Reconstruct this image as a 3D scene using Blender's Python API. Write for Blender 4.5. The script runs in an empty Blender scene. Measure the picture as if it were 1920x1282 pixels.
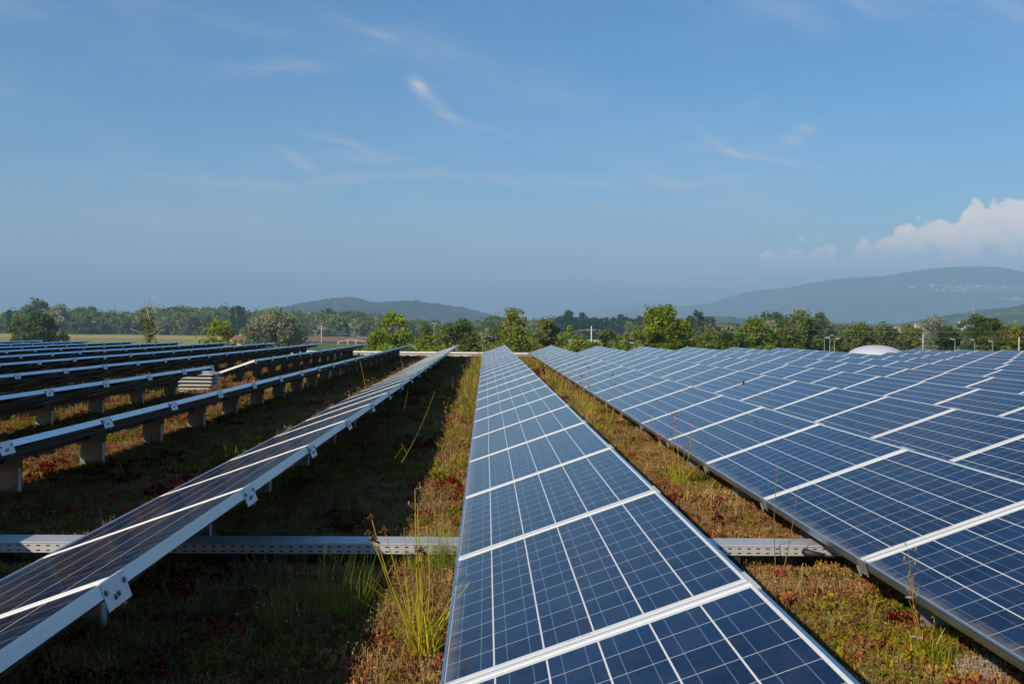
import bpy, math, random
import numpy as np
from mathutils import Matrix, Vector

sc = bpy.context.scene
COL = sc.collection
R = math.radians

# ------------------------------------------------------------------ camera
EYE = np.array([0.0, 0.0, 1.3])
FPX, YAW, PITCH, ROLL = 1869.0, 0.0263, 0.0152, 0.0105
_cy, _sy, _cp, _sp, _cr, _sr = (math.cos(YAW), math.sin(YAW), math.cos(PITCH), math.sin(PITCH), math.cos(ROLL), math.sin(ROLL))
fwd = np.array([_sy * _cp, _cy * _cp, -_sp])
right0 = np.array([_cy, -_sy, 0.0])
up0 = np.cross(right0, fwd)
rightv = _cr * right0 + _sr * up0
upv = _cr * up0 - _sr * right0
cam_data = bpy.data.cameras.new("camera")
cam = bpy.data.objects.new("camera", cam_data)
COL.objects.link(cam)
M4 = Matrix.Identity(4)
for i in range(3):
    M4[i][0] = rightv[i]; M4[i][1] = upv[i]; M4[i][2] = -fwd[i]; M4[i][3] = EYE[i]
cam.matrix_world = M4
cam_data.sensor_width = 36.0
cam_data.lens = FPX / 1920 * 36.0
cam_data.clip_start = 0.05
cam_data.clip_end = 60000
sc.camera = cam

# ------------------------------------------------------------------ light
SUN_EL, SUN_AZ = R(30.5), R(222)          # azimuth clockwise from +Y
sc.view_settings.view_transform = 'Standard'
sc.view_settings.look = 'None'
sc.view_settings.gamma = 1.0
sc.view_settings.exposure = 0.38
S = Vector((math.sin(SUN_AZ) * math.cos(SUN_EL), math.cos(SUN_AZ) * math.cos(SUN_EL), math.sin(SUN_EL)))
ld = bpy.data.lights.new("sun", 'SUN'); ld.energy = 5.0; ld.angle = R(0.5); ld.color = (1.0, 0.87, 0.68)
sun = bpy.data.objects.new("sun", ld); COL.objects.link(sun)
sun.rotation_mode = 'QUATERNION'; sun.rotation_quaternion = S.to_track_quat('Z', 'Y')

class NT:
    """small helper to write node trees"""
    def __init__(s, tree): s.t = tree; s.n = tree.nodes; s.l = tree.links
    def node(s, typ, **kw):
        n = s.n.new(typ)
        for k, v in kw.items(): setattr(n, k, v)
        return n
    def put(s, sock, v):
        if isinstance(v, bpy.types.NodeSocket): s.l.new(v, sock)
        elif v is not None: sock.default_value = v
    def math(s, op, a, b=None, c=None, clamp=False):
        n = s.node('ShaderNodeMath', operation=op, use_clamp=clamp)
        s.put(n.inputs[0], a)
        if b is not None: s.put(n.inputs[1], b)
        if c is not None: s.put(n.inputs[2], c)
        return n.outputs[0]
    def mix(s, f, a, b, blend='MIX'):
        n = s.node('ShaderNodeMix', data_type='RGBA', blend_type=blend)
        s.put(n.inputs[0], f); s.put(n.inputs[6], a); s.put(n.inputs[7], b)
        return n.outputs[2]
    def noise(s, vec, scale, detail=3, rough=.5, dims='3D', dist=0.0):
        n = s.node('ShaderNodeTexNoise', noise_dimensions=dims)
        if vec is not None: s.put(n.inputs['Vector'], vec)
        n.inputs['Scale'].default_value = scale; n.inputs['Detail'].default_value = detail
        n.inputs['Roughness'].default_value = rough; n.inputs['Distortion'].default_value = dist
        return n.outputs[0]
    def step(s, v, a, b):
        n = s.node('ShaderNodeMapRange', interpolation_type='SMOOTHSTEP')
        s.put(n.inputs[0], v); n.inputs[1].default_value = a; n.inputs[2].default_value = b
        return n.outputs[0]
    def comb(s, x, y, z):
        n = s.node('ShaderNodeCombineXYZ')
        s.put(n.inputs[0], x); s.put(n.inputs[1], y); s.put(n.inputs[2], z)
        return n.outputs[0]
    def sep(s, v):
        n = s.node('ShaderNodeSeparateXYZ'); s.put(n.inputs[0], v); return n.outputs
    def ramp(s, f, stops):
        n = s.node('ShaderNodeValToRGB'); s.put(n.inputs[0], f)
        e = n.color_ramp.elements
        while len(e) < len(stops): e.new(0.5)
        for el, (p, c) in zip(e, stops): el.position = p; el.color = tuple(c) + (1,)
        return n.outputs[0]
    def curve(s, f, pts):
        n = s.node('ShaderNodeFloatCurve'); s.put(n.inputs['Value'], f)
        c = n.mapping.curves[0]
        c.points[0].location = pts[0]; c.points[1].location = pts[-1]
        for p in pts[1:-1]: c.points.new(*p)
        n.mapping.update()
        return n.outputs[0]

# ------------------------------------------------------------------ sky (world)
world = bpy.data.worlds.new("World"); sc.world = world; world.use_nodes = True
W = NT(world.node_tree)
bg = world.node_tree.nodes['Background']
sky = W.node('ShaderNodeTexSky', sky_type='NISHITA')
sky.sun_disc = False
sky.sun_elevation = SUN_EL
sky.sun_rotation = SUN_AZ
sky.altitude = 450; sky.air_density = 1.15; sky.dust_density = 0.6; sky.ozone_density = 5.0
tc = W.node('ShaderNodeTexCoord')
dx, dy, dz = W.sep(tc.outputs['Generated'])
ysafe = W.math('MAXIMUM', dy, 0.05)
u = W.math('DIVIDE', dx, ysafe)         # tangent coordinates round the +Y direction
v = W.math('DIVIDE', dz, ysafe)
ahead = W.step(dy, 0.15, 0.5)
# thin cirrus, streaked along a slightly rising direction
ca, sa = math.cos(0.28), math.sin(0.28)
w1 = W.noise(W.comb(u, v, 0.0), 3.0, 3, .55)
w1 = W.math('MULTIPLY', W.math('SUBTRACT', w1, .5), .14)
ur = W.math('ADD', W.math('MULTIPLY', u, ca), W.math('MULTIPLY', v, sa))
vr = W.math('ADD', W.math('SUBTRACT', W.math('MULTIPLY', v, ca), W.math('MULTIPLY', u, -sa)), w1)
st = W.noise(W.comb(W.math('MULTIPLY', ur, 2.2), W.math('MULTIPLY', vr, 12.0), 3.1), 1.6, 7, .6)
big = W.noise(W.comb(W.math('MULTIPLY', u, 1.0), W.math('MULTIPLY', v, 2.6), 7.7), 2.6, 4, .55)
cir = W.math('MULTIPLY', W.step(st, .44, .76), W.step(big, .38, .66))
veil = W.math('MULTIPLY', W.step(big, .35, .75), .18)
sat = W.node('ShaderNodeHueSaturation'); sat.inputs['Saturation'].default_value = 1.27; sat.inputs['Value'].default_value = 1.0
W.l.new(sky.outputs[0], sat.inputs['Color'])
def blob(cx, cy_, rx, ry, ang, amp):
    a = math.cos(ang); b = math.sin(ang)
    du = W.math('SUBTRACT', W.math('ADD', u, W.math('MULTIPLY', w1, .25)), cx)
    dv = W.math('SUBTRACT', W.math('ADD', v, W.math('MULTIPLY', w1, .5)), cy_)
    p = W.math('DIVIDE', W.math('ADD', W.math('MULTIPLY', du, a), W.math('MULTIPLY', dv, b)), rx)
    q = W.math('DIVIDE', W.math('SUBTRACT', W.math('MULTIPLY', dv, a), W.math('MULTIPLY', du, b)), ry)
    r2 = W.math('ADD', W.math('MULTIPLY', p, p), W.math('MULTIPLY', q, q))
    return W.math('MULTIPLY', W.math('POWER', 2.718, W.math('MULTIPLY', r2, -1.0)), amp)
def px(x, y):   # tangent coordinates of a place in the photograph's sky
    d = fwd + rightv * ((x - 960) / FPX) + upv * ((641 - y) / FPX)
    return d[0] / d[1], d[2] / d[1]
fine = W.noise(W.comb(ur, W.math('MULTIPLY', vr, 6.5), .4), 15, 7, .68)
acc = None
for (x, y, rx, ry, ang, amp) in [(782, 172, 22, 14, -1.0, .42), (822, 212, 48, 12, -.75, .24), (900, 246, 60, 8, -.25, .16), (562, 290, 34, 8, -.5, .28), (640, 268, 80, 7, -.28, .24),
                                 (690, 300, 60, 9, -.15, .20), (1340, 272, 70, 10, -.5, .24), (1500, 252, 40, 16, .5, .26), (1430, 300, 130, 9, -.12, .20), (520, 125, 90, 14, -.05, .18),
                                 (690, 62, 55, 8, -.4, .18), (1415, 190, 30, 8, .6, .10), (700, 335, 520, 10, -.02, .18), (1290, 345, 260, 12, .0, .16), (350, 395, 260, 26, -.05, .14), (1120, 400, 300, 16, .04, .13)]:
    cx, cy_ = px(x, y)
    b = blob(cx, cy_, rx / FPX, ry / FPX, ang, amp)
    acc = b if acc is None else W.math('ADD', acc, b)
acc = W.math('MULTIPLY', W.math('MULTIPLY', acc, W.math('ADD', W.math('MULTIPLY', W.step(fine, .34, .66), .8), .2)), 1.9)
cirrus = W.math('ADD', W.math('ADD', W.math('MULTIPLY', cir, .28), W.math('MULTIPLY', veil, .30)), acc)
cirrus = W.math('MULTIPLY', cirrus, ahead)
# cumulus bank over the right-hand mountain: an outline as a curve over azimuth, broken up by noise
prof = [(1430, 492), (1475, 474), (1495, 462), (1512, 458), (1530, 464), (1550, 460), (1562, 474), (1578, 496), (1592, 476), (1610, 458), (1640, 444), (1672, 436), (1692, 420), (1722, 413), (1742, 416), (1762, 410),
        (1772, 420), (1788, 412), (1804, 398), (1820, 384), (1836, 379), (1850, 386), (1864, 378), (1876, 386), (1890, 376), (1910, 368), (1940, 362), (1990, 352), (2080, 380), (2200, 420), (2350, 470), (2450, 500)]
U0, U1, V0, V1 = px(1400, 500)[0], px(2500, 500)[0], -.02, .22
pts = [(0.0, 0.0)]
for x, y in prof:
    a, b = px(x, y + (x - 1900) * .0 )
    pts.append(((a - U0) / (U1 - U0), (b - V0) / (V1 - V0)))
pts.append((1.0, 0.0))
nw = W.noise(W.comb(u, v, 2.0), 34, 5, .6)
nw2 = W.noise(W.comb(u, v, 5.0), 34, 5, .6)
uw = W.math('ADD', u, W.math('MULTIPLY', W.math('SUBTRACT', nw, .5), .012))
vw = W.math('ADD', v, W.math('MULTIPLY', W.math('SUBTRACT', nw2, .5), .012))
f01 = W.math('DIVIDE', W.math('SUBTRACT', uw, U0), U1 - U0, clamp=True)
top = W.math('ADD', W.math('MULTIPLY', W.curve(f01, pts), V1 - V0), V0)
soft = W.noise(W.comb(u, v, 9.0), 12, 3, .5)
dtop = W.math('SUBTRACT', top, vw)
def voro(sc_, z):
    n = W.node('ShaderNodeTexVoronoi', feature='SMOOTH_F1'); n.inputs['Scale'].default_value = sc_; n.inputs['Smoothness'].default_value = .25
    W.l.new(W.comb(W.math('ADD', u, W.math('MULTIPLY', W.math('SUBTRACT', nw, .5), .02)), W.math('ADD', v, W.math('MULTIPLY', W.math('SUBTRACT', nw2, .5), .02)), z), n.inputs['Vector'])
    return n.outputs['Distance']
bil = W.math('ADD', W.math('MULTIPLY', W.math('SUBTRACT', .45, voro(38, .2)), .019), W.math('MULTIPLY', W.math('SUBTRACT', .45, voro(95, .7)), .011))
cov = W.step(W.math('ADD', dtop, bil), -.006, .0015)
bot = px(1800, 492)[1]
tex = W.noise(W.comb(u, W.math('MULTIPLY', v, 1.3), 1.0), 22, 6, .62)
below = W.step(W.math('SUBTRACT', v, W.math('MULTIPLY', W.math('SUBTRACT', soft, .5), .02)), bot - .016, bot - .001)
cum = W.math('MULTIPLY', W.math('MULTIPLY', cov, below), W.math('ADD', W.math('MULTIPLY', W.step(tex, .26, .60), .40), .58))
cum = W.math('MULTIPLY', cum, ahead)
# pale low bank just over the ridge
gx, gy = px(1300, 528)
low = None
for (x, y, rx, ry, amp) in [(1195, 532, 60, 22, .50), (1345, 520, 75, 16, .55), (1470, 522, 60, 10, .35), (1700, 500, 160, 16, .30), (1880, 500, 120, 14, .28), (1160, 560, 130, 14, .30), (1290, 548, 150, 14, .30)]:
    a, b = px(x, y)
    q = blob(a, b, rx / FPX, ry / FPX, 0.0, amp)
    low = q if low is None else W.math('ADD', low, q)
low = W.math('MULTIPLY', W.math('MULTIPLY', low, W.step(nw, .25, .6)), ahead)
cshade = W.mix(W.step(W.math('ADD', W.math('ADD', W.math('MULTIPLY', W.math('SUBTRACT', v, bot), 1.25), W.math('MULTIPLY', bil, 1.5)), W.math('MULTIPLY', W.math('SUBTRACT', tex, .5), .03)), .0, .034), (7.0, 7.3, 8.3, 1), (12.0, 10.2, 8.8, 1))
skyc = W.mix(W.math('MINIMUM', cirrus, .8), sat.outputs[0], (6.0, 6.0, 6.1, 1))
skyc = W.mix(W.math('MINIMUM', low, .7), skyc, (8.0, 7.2, 7.2, 1))
skyc = W.mix(cum, skyc, cshade)
W.l.new(skyc, bg.inputs[0])
bg.inputs[1].default_value = 0.09

# ------------------------------------------------------------------ helpers
def tag(o, label=None, cat=None, group=None, kind=None):
    if label: o['label'] = label
    if cat: o['category'] = cat
    if group: o['group'] = group
    if kind: o['kind'] = kind
    return o

def link(name, me, parent=None, loc=None):
    o = bpy.data.objects.new(name, me); COL.objects.link(o)
    if parent is not None: o.parent = parent
    if loc is not None: o.location = loc
    return o

def empty(name, loc):
    o = bpy.data.objects.new(name, None); COL.objects.link(o); o.location = loc
    o.empty_display_size = .1
    return o

class MB:
    """collects faces and makes one mesh of them"""
    def __init__(s): s.v = []; s.f = []; s.m = []; s.uv = None; s.smooth = []
    def quad(s, a, b, c, d, mi=0):
        k = len(s.v); s.v += [tuple(a), tuple(b), tuple(c), tuple(d)]; s.f.append((k, k+1, k+2, k+3)); s.m.append(mi); s.smooth.append(False)
    def box(s, o, ex, ey, ez, mi=0):
        """origin corner and three edge vectors"""
        o, ex, ey, ez = (np.array(q, float) for q in (o, ex, ey, ez))
        if np.dot(np.cross(ex, ey), ez) < 0: ex, ey = ey, ex
        k = len(s.v)
        for c in range(8):
            s.v.append(tuple(o + (c & 1) * ex + ((c >> 1) & 1) * ey + ((c >> 2) & 1) * ez))
        for q in ((0, 2, 3, 1), (4, 5, 7, 6), (0, 1, 5, 4), (2, 6, 7, 3), (0, 4, 6, 2), (1, 3, 7, 5)):
            s.f.append(tuple(k + i for i in q)); s.m.append(mi); s.smooth.append(False)
    def abox(s, x0, x1, y0, y1, z0, z1, mi=0):
        s.box((x0, y0, z0), (x1-x0, 0, 0), (0, y1-y0, 0), (0, 0, z1-z0), mi)
    def tube(s, pts, rad, n=6, mi=0, cap=True):
        pts = [np.array(p, float) for p in pts]
        if np.isscalar(rad): rad = [rad] * len(pts)
        base = len(s.v)
        for i, p in enumerate(pts):
            d = pts[min(i+1, len(pts)-1)] - pts[max(i-1, 0)]
            d = d / (np.linalg.norm(d) + 1e-12)
            a = np.cross(d, (0, 0, 1) if abs(d[2]) < .9 else (0, 1, 0)); a /= np.linalg.norm(a); b = np.cross(d, a)
            for j in range(n):
                t = 2*math.pi*j/n
                s.v.append(tuple(p + rad[i]*(math.cos(t)*a + math.sin(t)*b)))
        for i in range(len(pts)-1):
            for j in range(n):
                k = base + i*n; s.f.append((k+j, k+(j+1) % n, k+n+(j+1) % n, k+n+j)); s.m.append(mi); s.smooth.append(True)
        if cap:
            s.f.append(tuple(base + j for j in range(n))[::-1]); s.m.append(mi); s.smooth.append(False)
            k = base + (len(pts)-1)*n
            s.f.append(tuple(k + j for j in range(n))); s.m.append(mi); s.smooth.append(False)
    def blob(s, c, r, mi=0, seg=6, rings=4, sq=(1, 1, 1)):
        base = len(s.v); c = np.array(c, float)
        for i in range(rings+1):
            ph = math.pi*i/rings
            for j in range(seg):
                t = 2*math.pi*j/seg
                s.v.append(tuple(c + r*np.array((math.sin(ph)*math.cos(t)*sq[0], math.sin(ph)*math.sin(t)*sq[1], math.cos(ph)*sq[2]))))
        for i in range(rings):
            for j in range(seg):
                k = base+i*seg; s.f.append((k+j, k+seg+j, k+seg+(j+1) % seg, k+(j+1) % seg)); s.m.append(mi); s.smooth.append(True)
    def mesh(s, name, mats):
        me = bpy.data.meshes.new(name); me.from_pydata(s.v, [], s.f)
        for m in mats: me.materials.append(m)
        me.polygons.foreach_set('material_index', s.m)
        me.polygons.foreach_set('use_smooth', s.smooth)
        me.update(); return me
    def build(s, name, mats, parent=None, loc=None):
        return link(name, s.mesh(name, mats if isinstance(mats, (list, tuple)) else [mats]), parent, loc)

def np_mesh(name, verts, nper, mats, mi=None, smooth=False, attr=None):
    """verts (F*nper,3), every face has its own vertices"""
    F = len(verts)//nper
    me = bpy.data.meshes.new(name)
    me.vertices.add(len(verts)); me.vertices.foreach_set('co', np.ascontiguousarray(verts, dtype=np.float32).ravel())
    me.loops.add(F*nper); me.loops.foreach_set('vertex_index', np.arange(F*nper, dtype=np.int32))
    me.polygons.add(F); me.polygons.foreach_set('loop_start', np.arange(0, F*nper, nper, dtype=np.int32))
    for m in mats: me.materials.append(m)
    if mi is not None: me.polygons.foreach_set('material_index', np.asarray(mi, dtype=np.int32))
    if attr is not None:
        a = me.attributes.new('tint', 'FLOAT', 'FACE'); a.data.foreach_set('value', np.asarray(attr, dtype=np.float32))
    me.update(calc_edges=True)
    return me

def grid_mesh(name, xs, ys, Z, mats, smooth=True):
    nx, ny = len(xs), len(ys)
    X, Y = np.meshgrid(xs, ys)
    V = np.stack([X, Y, Z], -1).reshape(-1, 3)
    me = bpy.data.meshes.new(name)
    i = np.arange(nx-1)[None, :] + nx*np.arange(ny-1)[:, None]
    F = np.stack([i, i+1, i+nx+1, i+nx], -1).reshape(-1, 4).astype(np.int32)
    me.vertices.add(len(V)); me.vertices.foreach_set('co', V.astype(np.float32).ravel())
    me.loops.add(F.size); me.loops.foreach_set('vertex_index', F.ravel())
    me.polygons.add(len(F)); me.polygons.foreach_set('loop_start', np.arange(0, F.size, 4, dtype=np.int32))
    me.polygons.foreach_set('use_smooth', np.full(len(F), smooth))
    for m in mats: me.materials.append(m)
    me.update(calc_edges=True)
    return me

def vnoise(x, y, seed=0):
    """value noise in 0..1"""
    xi = np.floor(x).astype(np.int64); yi = np.floor(y).astype(np.int64)
    fx = x-xi; fy = y-yi; fx = fx*fx*(3-2*fx); fy = fy*fy*(3-2*fy)
    def h(a, b):
        n = (a*374761393 + b*668265263 + seed*974634777) & 0xffffffff
        n = ((n ^ (n >> 13))*1274126177) & 0xffffffff
        return ((n ^ (n >> 16)) & 0xffff)/65535.0
    return (h(xi, yi)*(1-fx)+h(xi+1, yi)*fx)*(1-fy)+(h(xi, yi+1)*(1-fx)+h(xi+1, yi+1)*fx)*fy

def fbm(x, y, seed=0, oct=4):
    t = 0; a = .5; s = 0
    for o in range(oct):
        t = t + a*vnoise(x*2**o, y*2**o, seed+o); s += a; a *= .5
    return t/s

def at(x, y, Y):
    """the place at forward distance Y that the photograph shows at (x, y)"""
    d = fwd + rightv*((x-960)/FPX) + upv*((641-y)/FPX)
    return EYE + d*(Y/d[1])

def on_plane(x, y, z=0.0):
    d = fwd + rightv*((x-960)/FPX) + upv*((641-y)/FPX)
    return EYE + d*((z-EYE[2])/d[2])

# ------------------------------------------------------------------ materials
MATS = {}
def mat(name, col, rough=.6, metal=0.0, var=.0, vscale=8.0, bump=.0, bscale=60.0, spec=.5, rand=0.0, coat=0.0):
    m = bpy.data.materials.new(name); m.use_nodes = True
    T = NT(m.node_tree); b = m.node_tree.nodes['Principled BSDF']
    b.inputs['Roughness'].default_value = rough; b.inputs['Metallic'].default_value = metal
    b.inputs['Specular IOR Level'].default_value = spec
    tcn = T.node('ShaderNodeTexCoord').outputs['Object']
    c = tuple(col) + (1,)
    n = T.noise(tcn, vscale, 5, .6)
    f = T.math('ADD', T.math('MULTIPLY', T.math('SUBTRACT', n, .5), 2*var), 1.0)
    if rand:
        oi = T.node('ShaderNodeObjectInfo').outputs['Random']
        f = T.math('MULTIPLY', f, T.math('ADD', T.math('MULTIPLY', T.math('SUBTRACT', oi, .5), 2*rand), 1.0))
    hsv = T.node('ShaderNodeHueSaturation'); hsv.inputs['Color'].default_value = c; T.put(hsv.inputs['Value'], f)
    T.l.new(hsv.outputs[0], b.inputs['Base Color'])
    if bump:
        bn = T.node('ShaderNodeBump'); bn.inputs['Strength'].default_value = bump; bn.inputs['Distance'].default_value = .01
        T.l.new(T.noise(tcn, bscale, 4, .6), bn.inputs['Height']); T.l.new(bn.outputs[0], b.inputs['Normal'])
    if coat:
        b.inputs['Coat Weight'].default_value = coat
    MATS[name] = m
    return m

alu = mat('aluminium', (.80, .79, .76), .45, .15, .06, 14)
alu_sky = mat('aluminium_sky_tint', (.44, .53, .62), .28, .95, .06, 14)  # neutral metal tinted blue: the sky's reflection is put into its colour
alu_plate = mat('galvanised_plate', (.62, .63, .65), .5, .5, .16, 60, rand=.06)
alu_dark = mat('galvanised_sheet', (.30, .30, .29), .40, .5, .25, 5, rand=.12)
bolt_m = mat('bolt_steel', (.22, .22, .22), .4, .8)
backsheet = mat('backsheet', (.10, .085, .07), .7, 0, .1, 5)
rubber = mat('cable_black', (.02, .02, .02), .6)
white_metal = mat('white_metal', (.68, .67, .65), .5, 0, .06, 6)
kerb_m = mat('parapet_render', (.52, .47, .44), .8, 0, .15, 3)
dome_m = mat('dome_acrylic', (.47, .50, .54), .35, 0, .05, 2)
vent_m = mat('vent_metal', (.44, .43, .40), .5, .35, .10, 9)
tray_m = mat('tray_zinc', (.52, .53, .53), .48, .4, .22, 90)
slot_m = mat('slot_shadow', (.015, .015, .015), .9)

def leafmat(name, col, var=.35, hue=.03, trans=.35, scale=.6, rand=.25, col2=None):
    m = bpy.data.materials.new(name); m.use_nodes = True
    T = NT(m.node_tree); T.n.remove(m.node_tree.nodes['Principled BSDF'])
    tcn = T.node('ShaderNodeTexCoord').outputs['Object']
    at_ = T.node('ShaderNodeAttribute', attribute_name='tint').outputs['Fac']
    oi = T.node('ShaderNodeObjectInfo').outputs['Random']
    n = T.noise(tcn, scale, 3, .6)
    f = T.math('ADD', T.math('MULTIPLY', T.math('SUBTRACT', n, .5), 1.6*var), 1.0)
    f = T.math('MULTIPLY', f, T.math('ADD', T.math('MULTIPLY', at_, 2*var), 1-var))
    f = T.math('MULTIPLY', f, T.math('ADD', T.math('MULTIPLY', T.math('SUBTRACT', oi, .5), 2*rand), 1.0))
    base = tuple(col)+(1,)
    if col2 is not None:
        o2 = T.math('FRACT', T.math('MULTIPLY', oi, 17.3))
        base = T.mix(o2, base, tuple(col2)+(1,))
    hsv = T.node('ShaderNodeHueSaturation'); T.put(hsv.inputs['Color'], base); T.put(hsv.inputs['Value'], f)
    T.put(hsv.inputs['Hue'], T.math('ADD', T.math('MULTIPLY', T.math('SUBTRACT', at_, .5), hue), .5))
    d = T.node('ShaderNodeBsdfDiffuse'); tr = T.node('ShaderNodeBsdfTranslucent'); mx = T.node('ShaderNodeMixShader')
    T.l.new(hsv.outputs[0], d.inputs[0]); T.l.new(hsv.outputs[0], tr.inputs[0]); mx.inputs[0].default_value = trans
    T.l.new(d.outputs[0], mx.inputs[1]); T.l.new(tr.outputs[0], mx.inputs[2])
    T.l.new(mx.outputs[0], T.n['Material Output'].inputs[0])
    MATS[name] = m
    return m

L_dark = leafmat('leaf_dark', (.075, .115, .018))
L_mid = leafmat('leaf_mid', (.130, .170, .026))
L_bright = leafmat('leaf_bright', (.19, .25, .024))
L_yellow = leafmat('leaf_yellow', (.26, .30, .018))
L_olive = leafmat('leaf_olive', (.18, .20, .026))
L_silver = leafmat('leaf_silver', (.25, .265, .135))
L_brown = leafmat('leaf_brown', (.17, .155, .04))
L_far = leafmat('leaf_far', (.105, .160, .026), col2=(.19, .22, .055), rand=.35)
L_spruce = leafmat('leaf_spruce', (.028, .055, .018))
bark = mat('bark', (.10, .08, .06), .9, 0, .3, 3)
deadwood = mat('dead_wood', (.30, .25, .19), .85, 0, .2, 4)

# solar cells under glass
def cell_material():
    m = bpy.data.materials.new('solar_cells'); m.use_nodes = True
    T = NT(m.node_tree); b = m.node_tree.nodes['Principled BSDF']
    uvn = T.node('ShaderNodeUVMap').outputs[0]
    uu, vv, _ = T.sep(uvn)
    oi = T.node('ShaderNodeObjectInfo').outputs['Random']
    a = T.math('SUBTRACT', uu, .035); c = T.math('SUBTRACT', vv, .0145)
    ai = T.math('FLOOR', T.math('DIVIDE', a, .158)); ci = T.math('FLOOR', T.math('DIVIDE', c, .161))
    fa = T.math('SUBTRACT', a, T.math('MULTIPLY', ai, .158)); fc = T.math('SUBTRACT', c, T.math('MULTIPLY', ci, .161))
    incell = T.math('MULTIPLY', T.math('LESS_THAN', fa, .1555), T.math('LESS_THAN', fc, .1555))
    inreg = T.math('MULTIPLY', T.math('MULTIPLY', T.math('GREATER_THAN', a, 0.0), T.math('LESS_THAN', a, 1.58)),
                   T.math('MULTIPLY', T.math('GREATER_THAN', c, 0.0), T.math('LESS_THAN', c, .961)))
    cellm = T.math('MULTIPLY', incell, inreg)
    b1 = T.math('LESS_THAN', T.math('ABSOLUTE', T.math('SUBTRACT', fc, .041)), .0011)
    b2 = T.math('LESS_THAN', T.math('ABSOLUTE', T.math('SUBTRACT', fc, .115)), .0011)
    bus = T.math('MULTIPLY', T.math('ADD', b1, b2), cellm)
    wn = T.node('ShaderNodeTexWhiteNoise', noise_dimensions='3D')
    T.l.new(T.comb(ai, ci, T.math('MULTIPLY', oi, 91.0)), wn.inputs['Vector'])
    percell = wn.outputs['Value']
    vo = T.node('ShaderNodeTexVoronoi', feature='F1'); vo.inputs['Scale'].default_value = 75
    T.l.new(T.comb(uu, vv, T.math('MULTIPLY', oi, 33.0)), vo.inputs['Vector'])
    crystal = T.sep(vo.outputs['Color'])[0]
    big = T.noise(T.comb(uu, vv, T.math('MULTIPLY', oi, 50.0)), 2.5, 3, .5)
    val = T.math('ADD', .48, T.math('ADD', T.math('MULTIPLY', percell, .44), T.math('MULTIPLY', crystal, .28)))
    val = T.math('MULTIPLY', val, T.math('ADD', .72, T.math('MULTIPLY', big, .56)))
    rnd2 = T.math('FRACT', T.math('MULTIPLY', oi, 13.7))
    val = T.math('MULTIPLY', val, T.math('ADD', .82, T.math('MULTIPLY', rnd2, .36)))
    blue = T.mix(T.math('FRACT', T.math('MULTIPLY', oi, 7.31)), (.0045, .019, .076, 1), (.007, .022, .058, 1))
    hsv = T.node('ShaderNodeHueSaturation'); T.put(hsv.inputs['Color'], blue); T.put(hsv.inputs['Value'], val)
    col = T.mix(cellm, (.66, .66, .65, 1), hsv.outputs[0])
    col = T.mix(bus, col, (.12, .17, .25, 1))
    dust = T.noise(T.comb(uu, vv, T.math('MULTIPLY', oi, 20.0)), 7, 5, .65)
    col = T.mix(T.math('MULTIPLY', T.step(dust, .35, .8), .05), col, (.30, .29, .26, 1))
    mark = T.math('MULTIPLY', T.math('MULTIPLY', T.math('GREATER_THAN', uu, .0205), T.math('LESS_THAN', uu, .0265)), T.math('MULTIPLY', T.math('GREATER_THAN', vv, .40), T.math('LESS_THAN', vv, .49)))
    wn2 = T.node('ShaderNodeTexWhiteNoise', noise_dimensions='1D'); T.l.new(T.math('FLOOR', T.math('MULTIPLY', vv, 330.0)), wn2.inputs['W'])
    col = T.mix(T.math('MULTIPLY', mark, T.math('MULTIPLY', T.math('GREATER_THAN', wn2.outputs['Value'], .35), .8)), col, (.05, .05, .06, 1))
    # grime settled along the lower edge, in uneven tongues, and a few droppings
    tong = T.noise(T.comb(T.math('MULTIPLY', uu, 9.0), T.math('MULTIPLY', oi, 77.0), 0.0), 1.6, 4, .6)
    low = T.math('MULTIPLY', T.step(T.math('SUBTRACT', T.math('MULTIPLY', tong, .12), vv), -.005, .05), .38)
    col = T.mix(low, col, (.26, .23, .18, 1))
    vd = T.node('ShaderNodeTexVoronoi', feature='F1'); vd.inputs['Scale'].default_value = 1.7
    T.l.new(T.comb(T.math('ADD', uu, T.math('MULTIPLY', oi, 57.0)), T.math('ADD', vv, T.math('MULTIPLY', dust, .012)), 0.5), vd.inputs['Vector'])
    spot = T.math('MULTIPLY', T.math('LESS_THAN', vd.outputs['Distance'], .010), T.math('GREATER_THAN', T.sep(vd.outputs['Color'])[1], .62))
    col = T.mix(spot, col, (.62, .62, .58, 1))
    T.l.new(col, b.inputs['Base Color'])
    b.inputs['Roughness'].default_value = .5
    b.inputs['Specular IOR Level'].default_value = .0
    b.inputs['Coat Weight'].default_value = 1.0
    T.put(b.inputs['Coat Roughness'], T.math('ADD', .07, T.math('MULTIPLY', dust, .10)))
    b.inputs['Coat IOR'].default_value = 1.30
    return m
cells = cell_material()

# ------------------------------------------------------------------ terrain, fields
TZ = -8.0
def ground_mat(name, c1, c2, scale, c3=None, stretch=(1, 1, 1)):
    m = bpy.data.materials.new(name); m.use_nodes = True
    T = NT(m.node_tree); b = m.node_tree.nodes['Principled BSDF']; b.inputs['Roughness'].default_value = .95
    b.inputs['Specular IOR Level'].default_value = .1
    tcn = T.node('ShaderNodeTexCoord').outputs['Object']
    mp = T.node('ShaderNodeMapping'); T.l.new(tcn, mp.inputs[0]); mp.inputs['Scale'].default_value = stretch
    n = T.noise(mp.outputs[0], scale, 6, .6)
    n2 = T.noise(mp.outputs[0], scale*14, 4, .6)
    f = T.step(T.math('ADD', n, T.math('MULTIPLY', T.math('SUBTRACT', n2, .5), .4)), .3, .7)
    col = T.mix(f, tuple(c1)+(1,), tuple(c2)+(1,))
    if c3: col = T.mix(T.step(n2, .55, .75), col, tuple(c3)+(1,))
    T.l.new(col, b.inputs['Base Color'])
    return m
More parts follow.
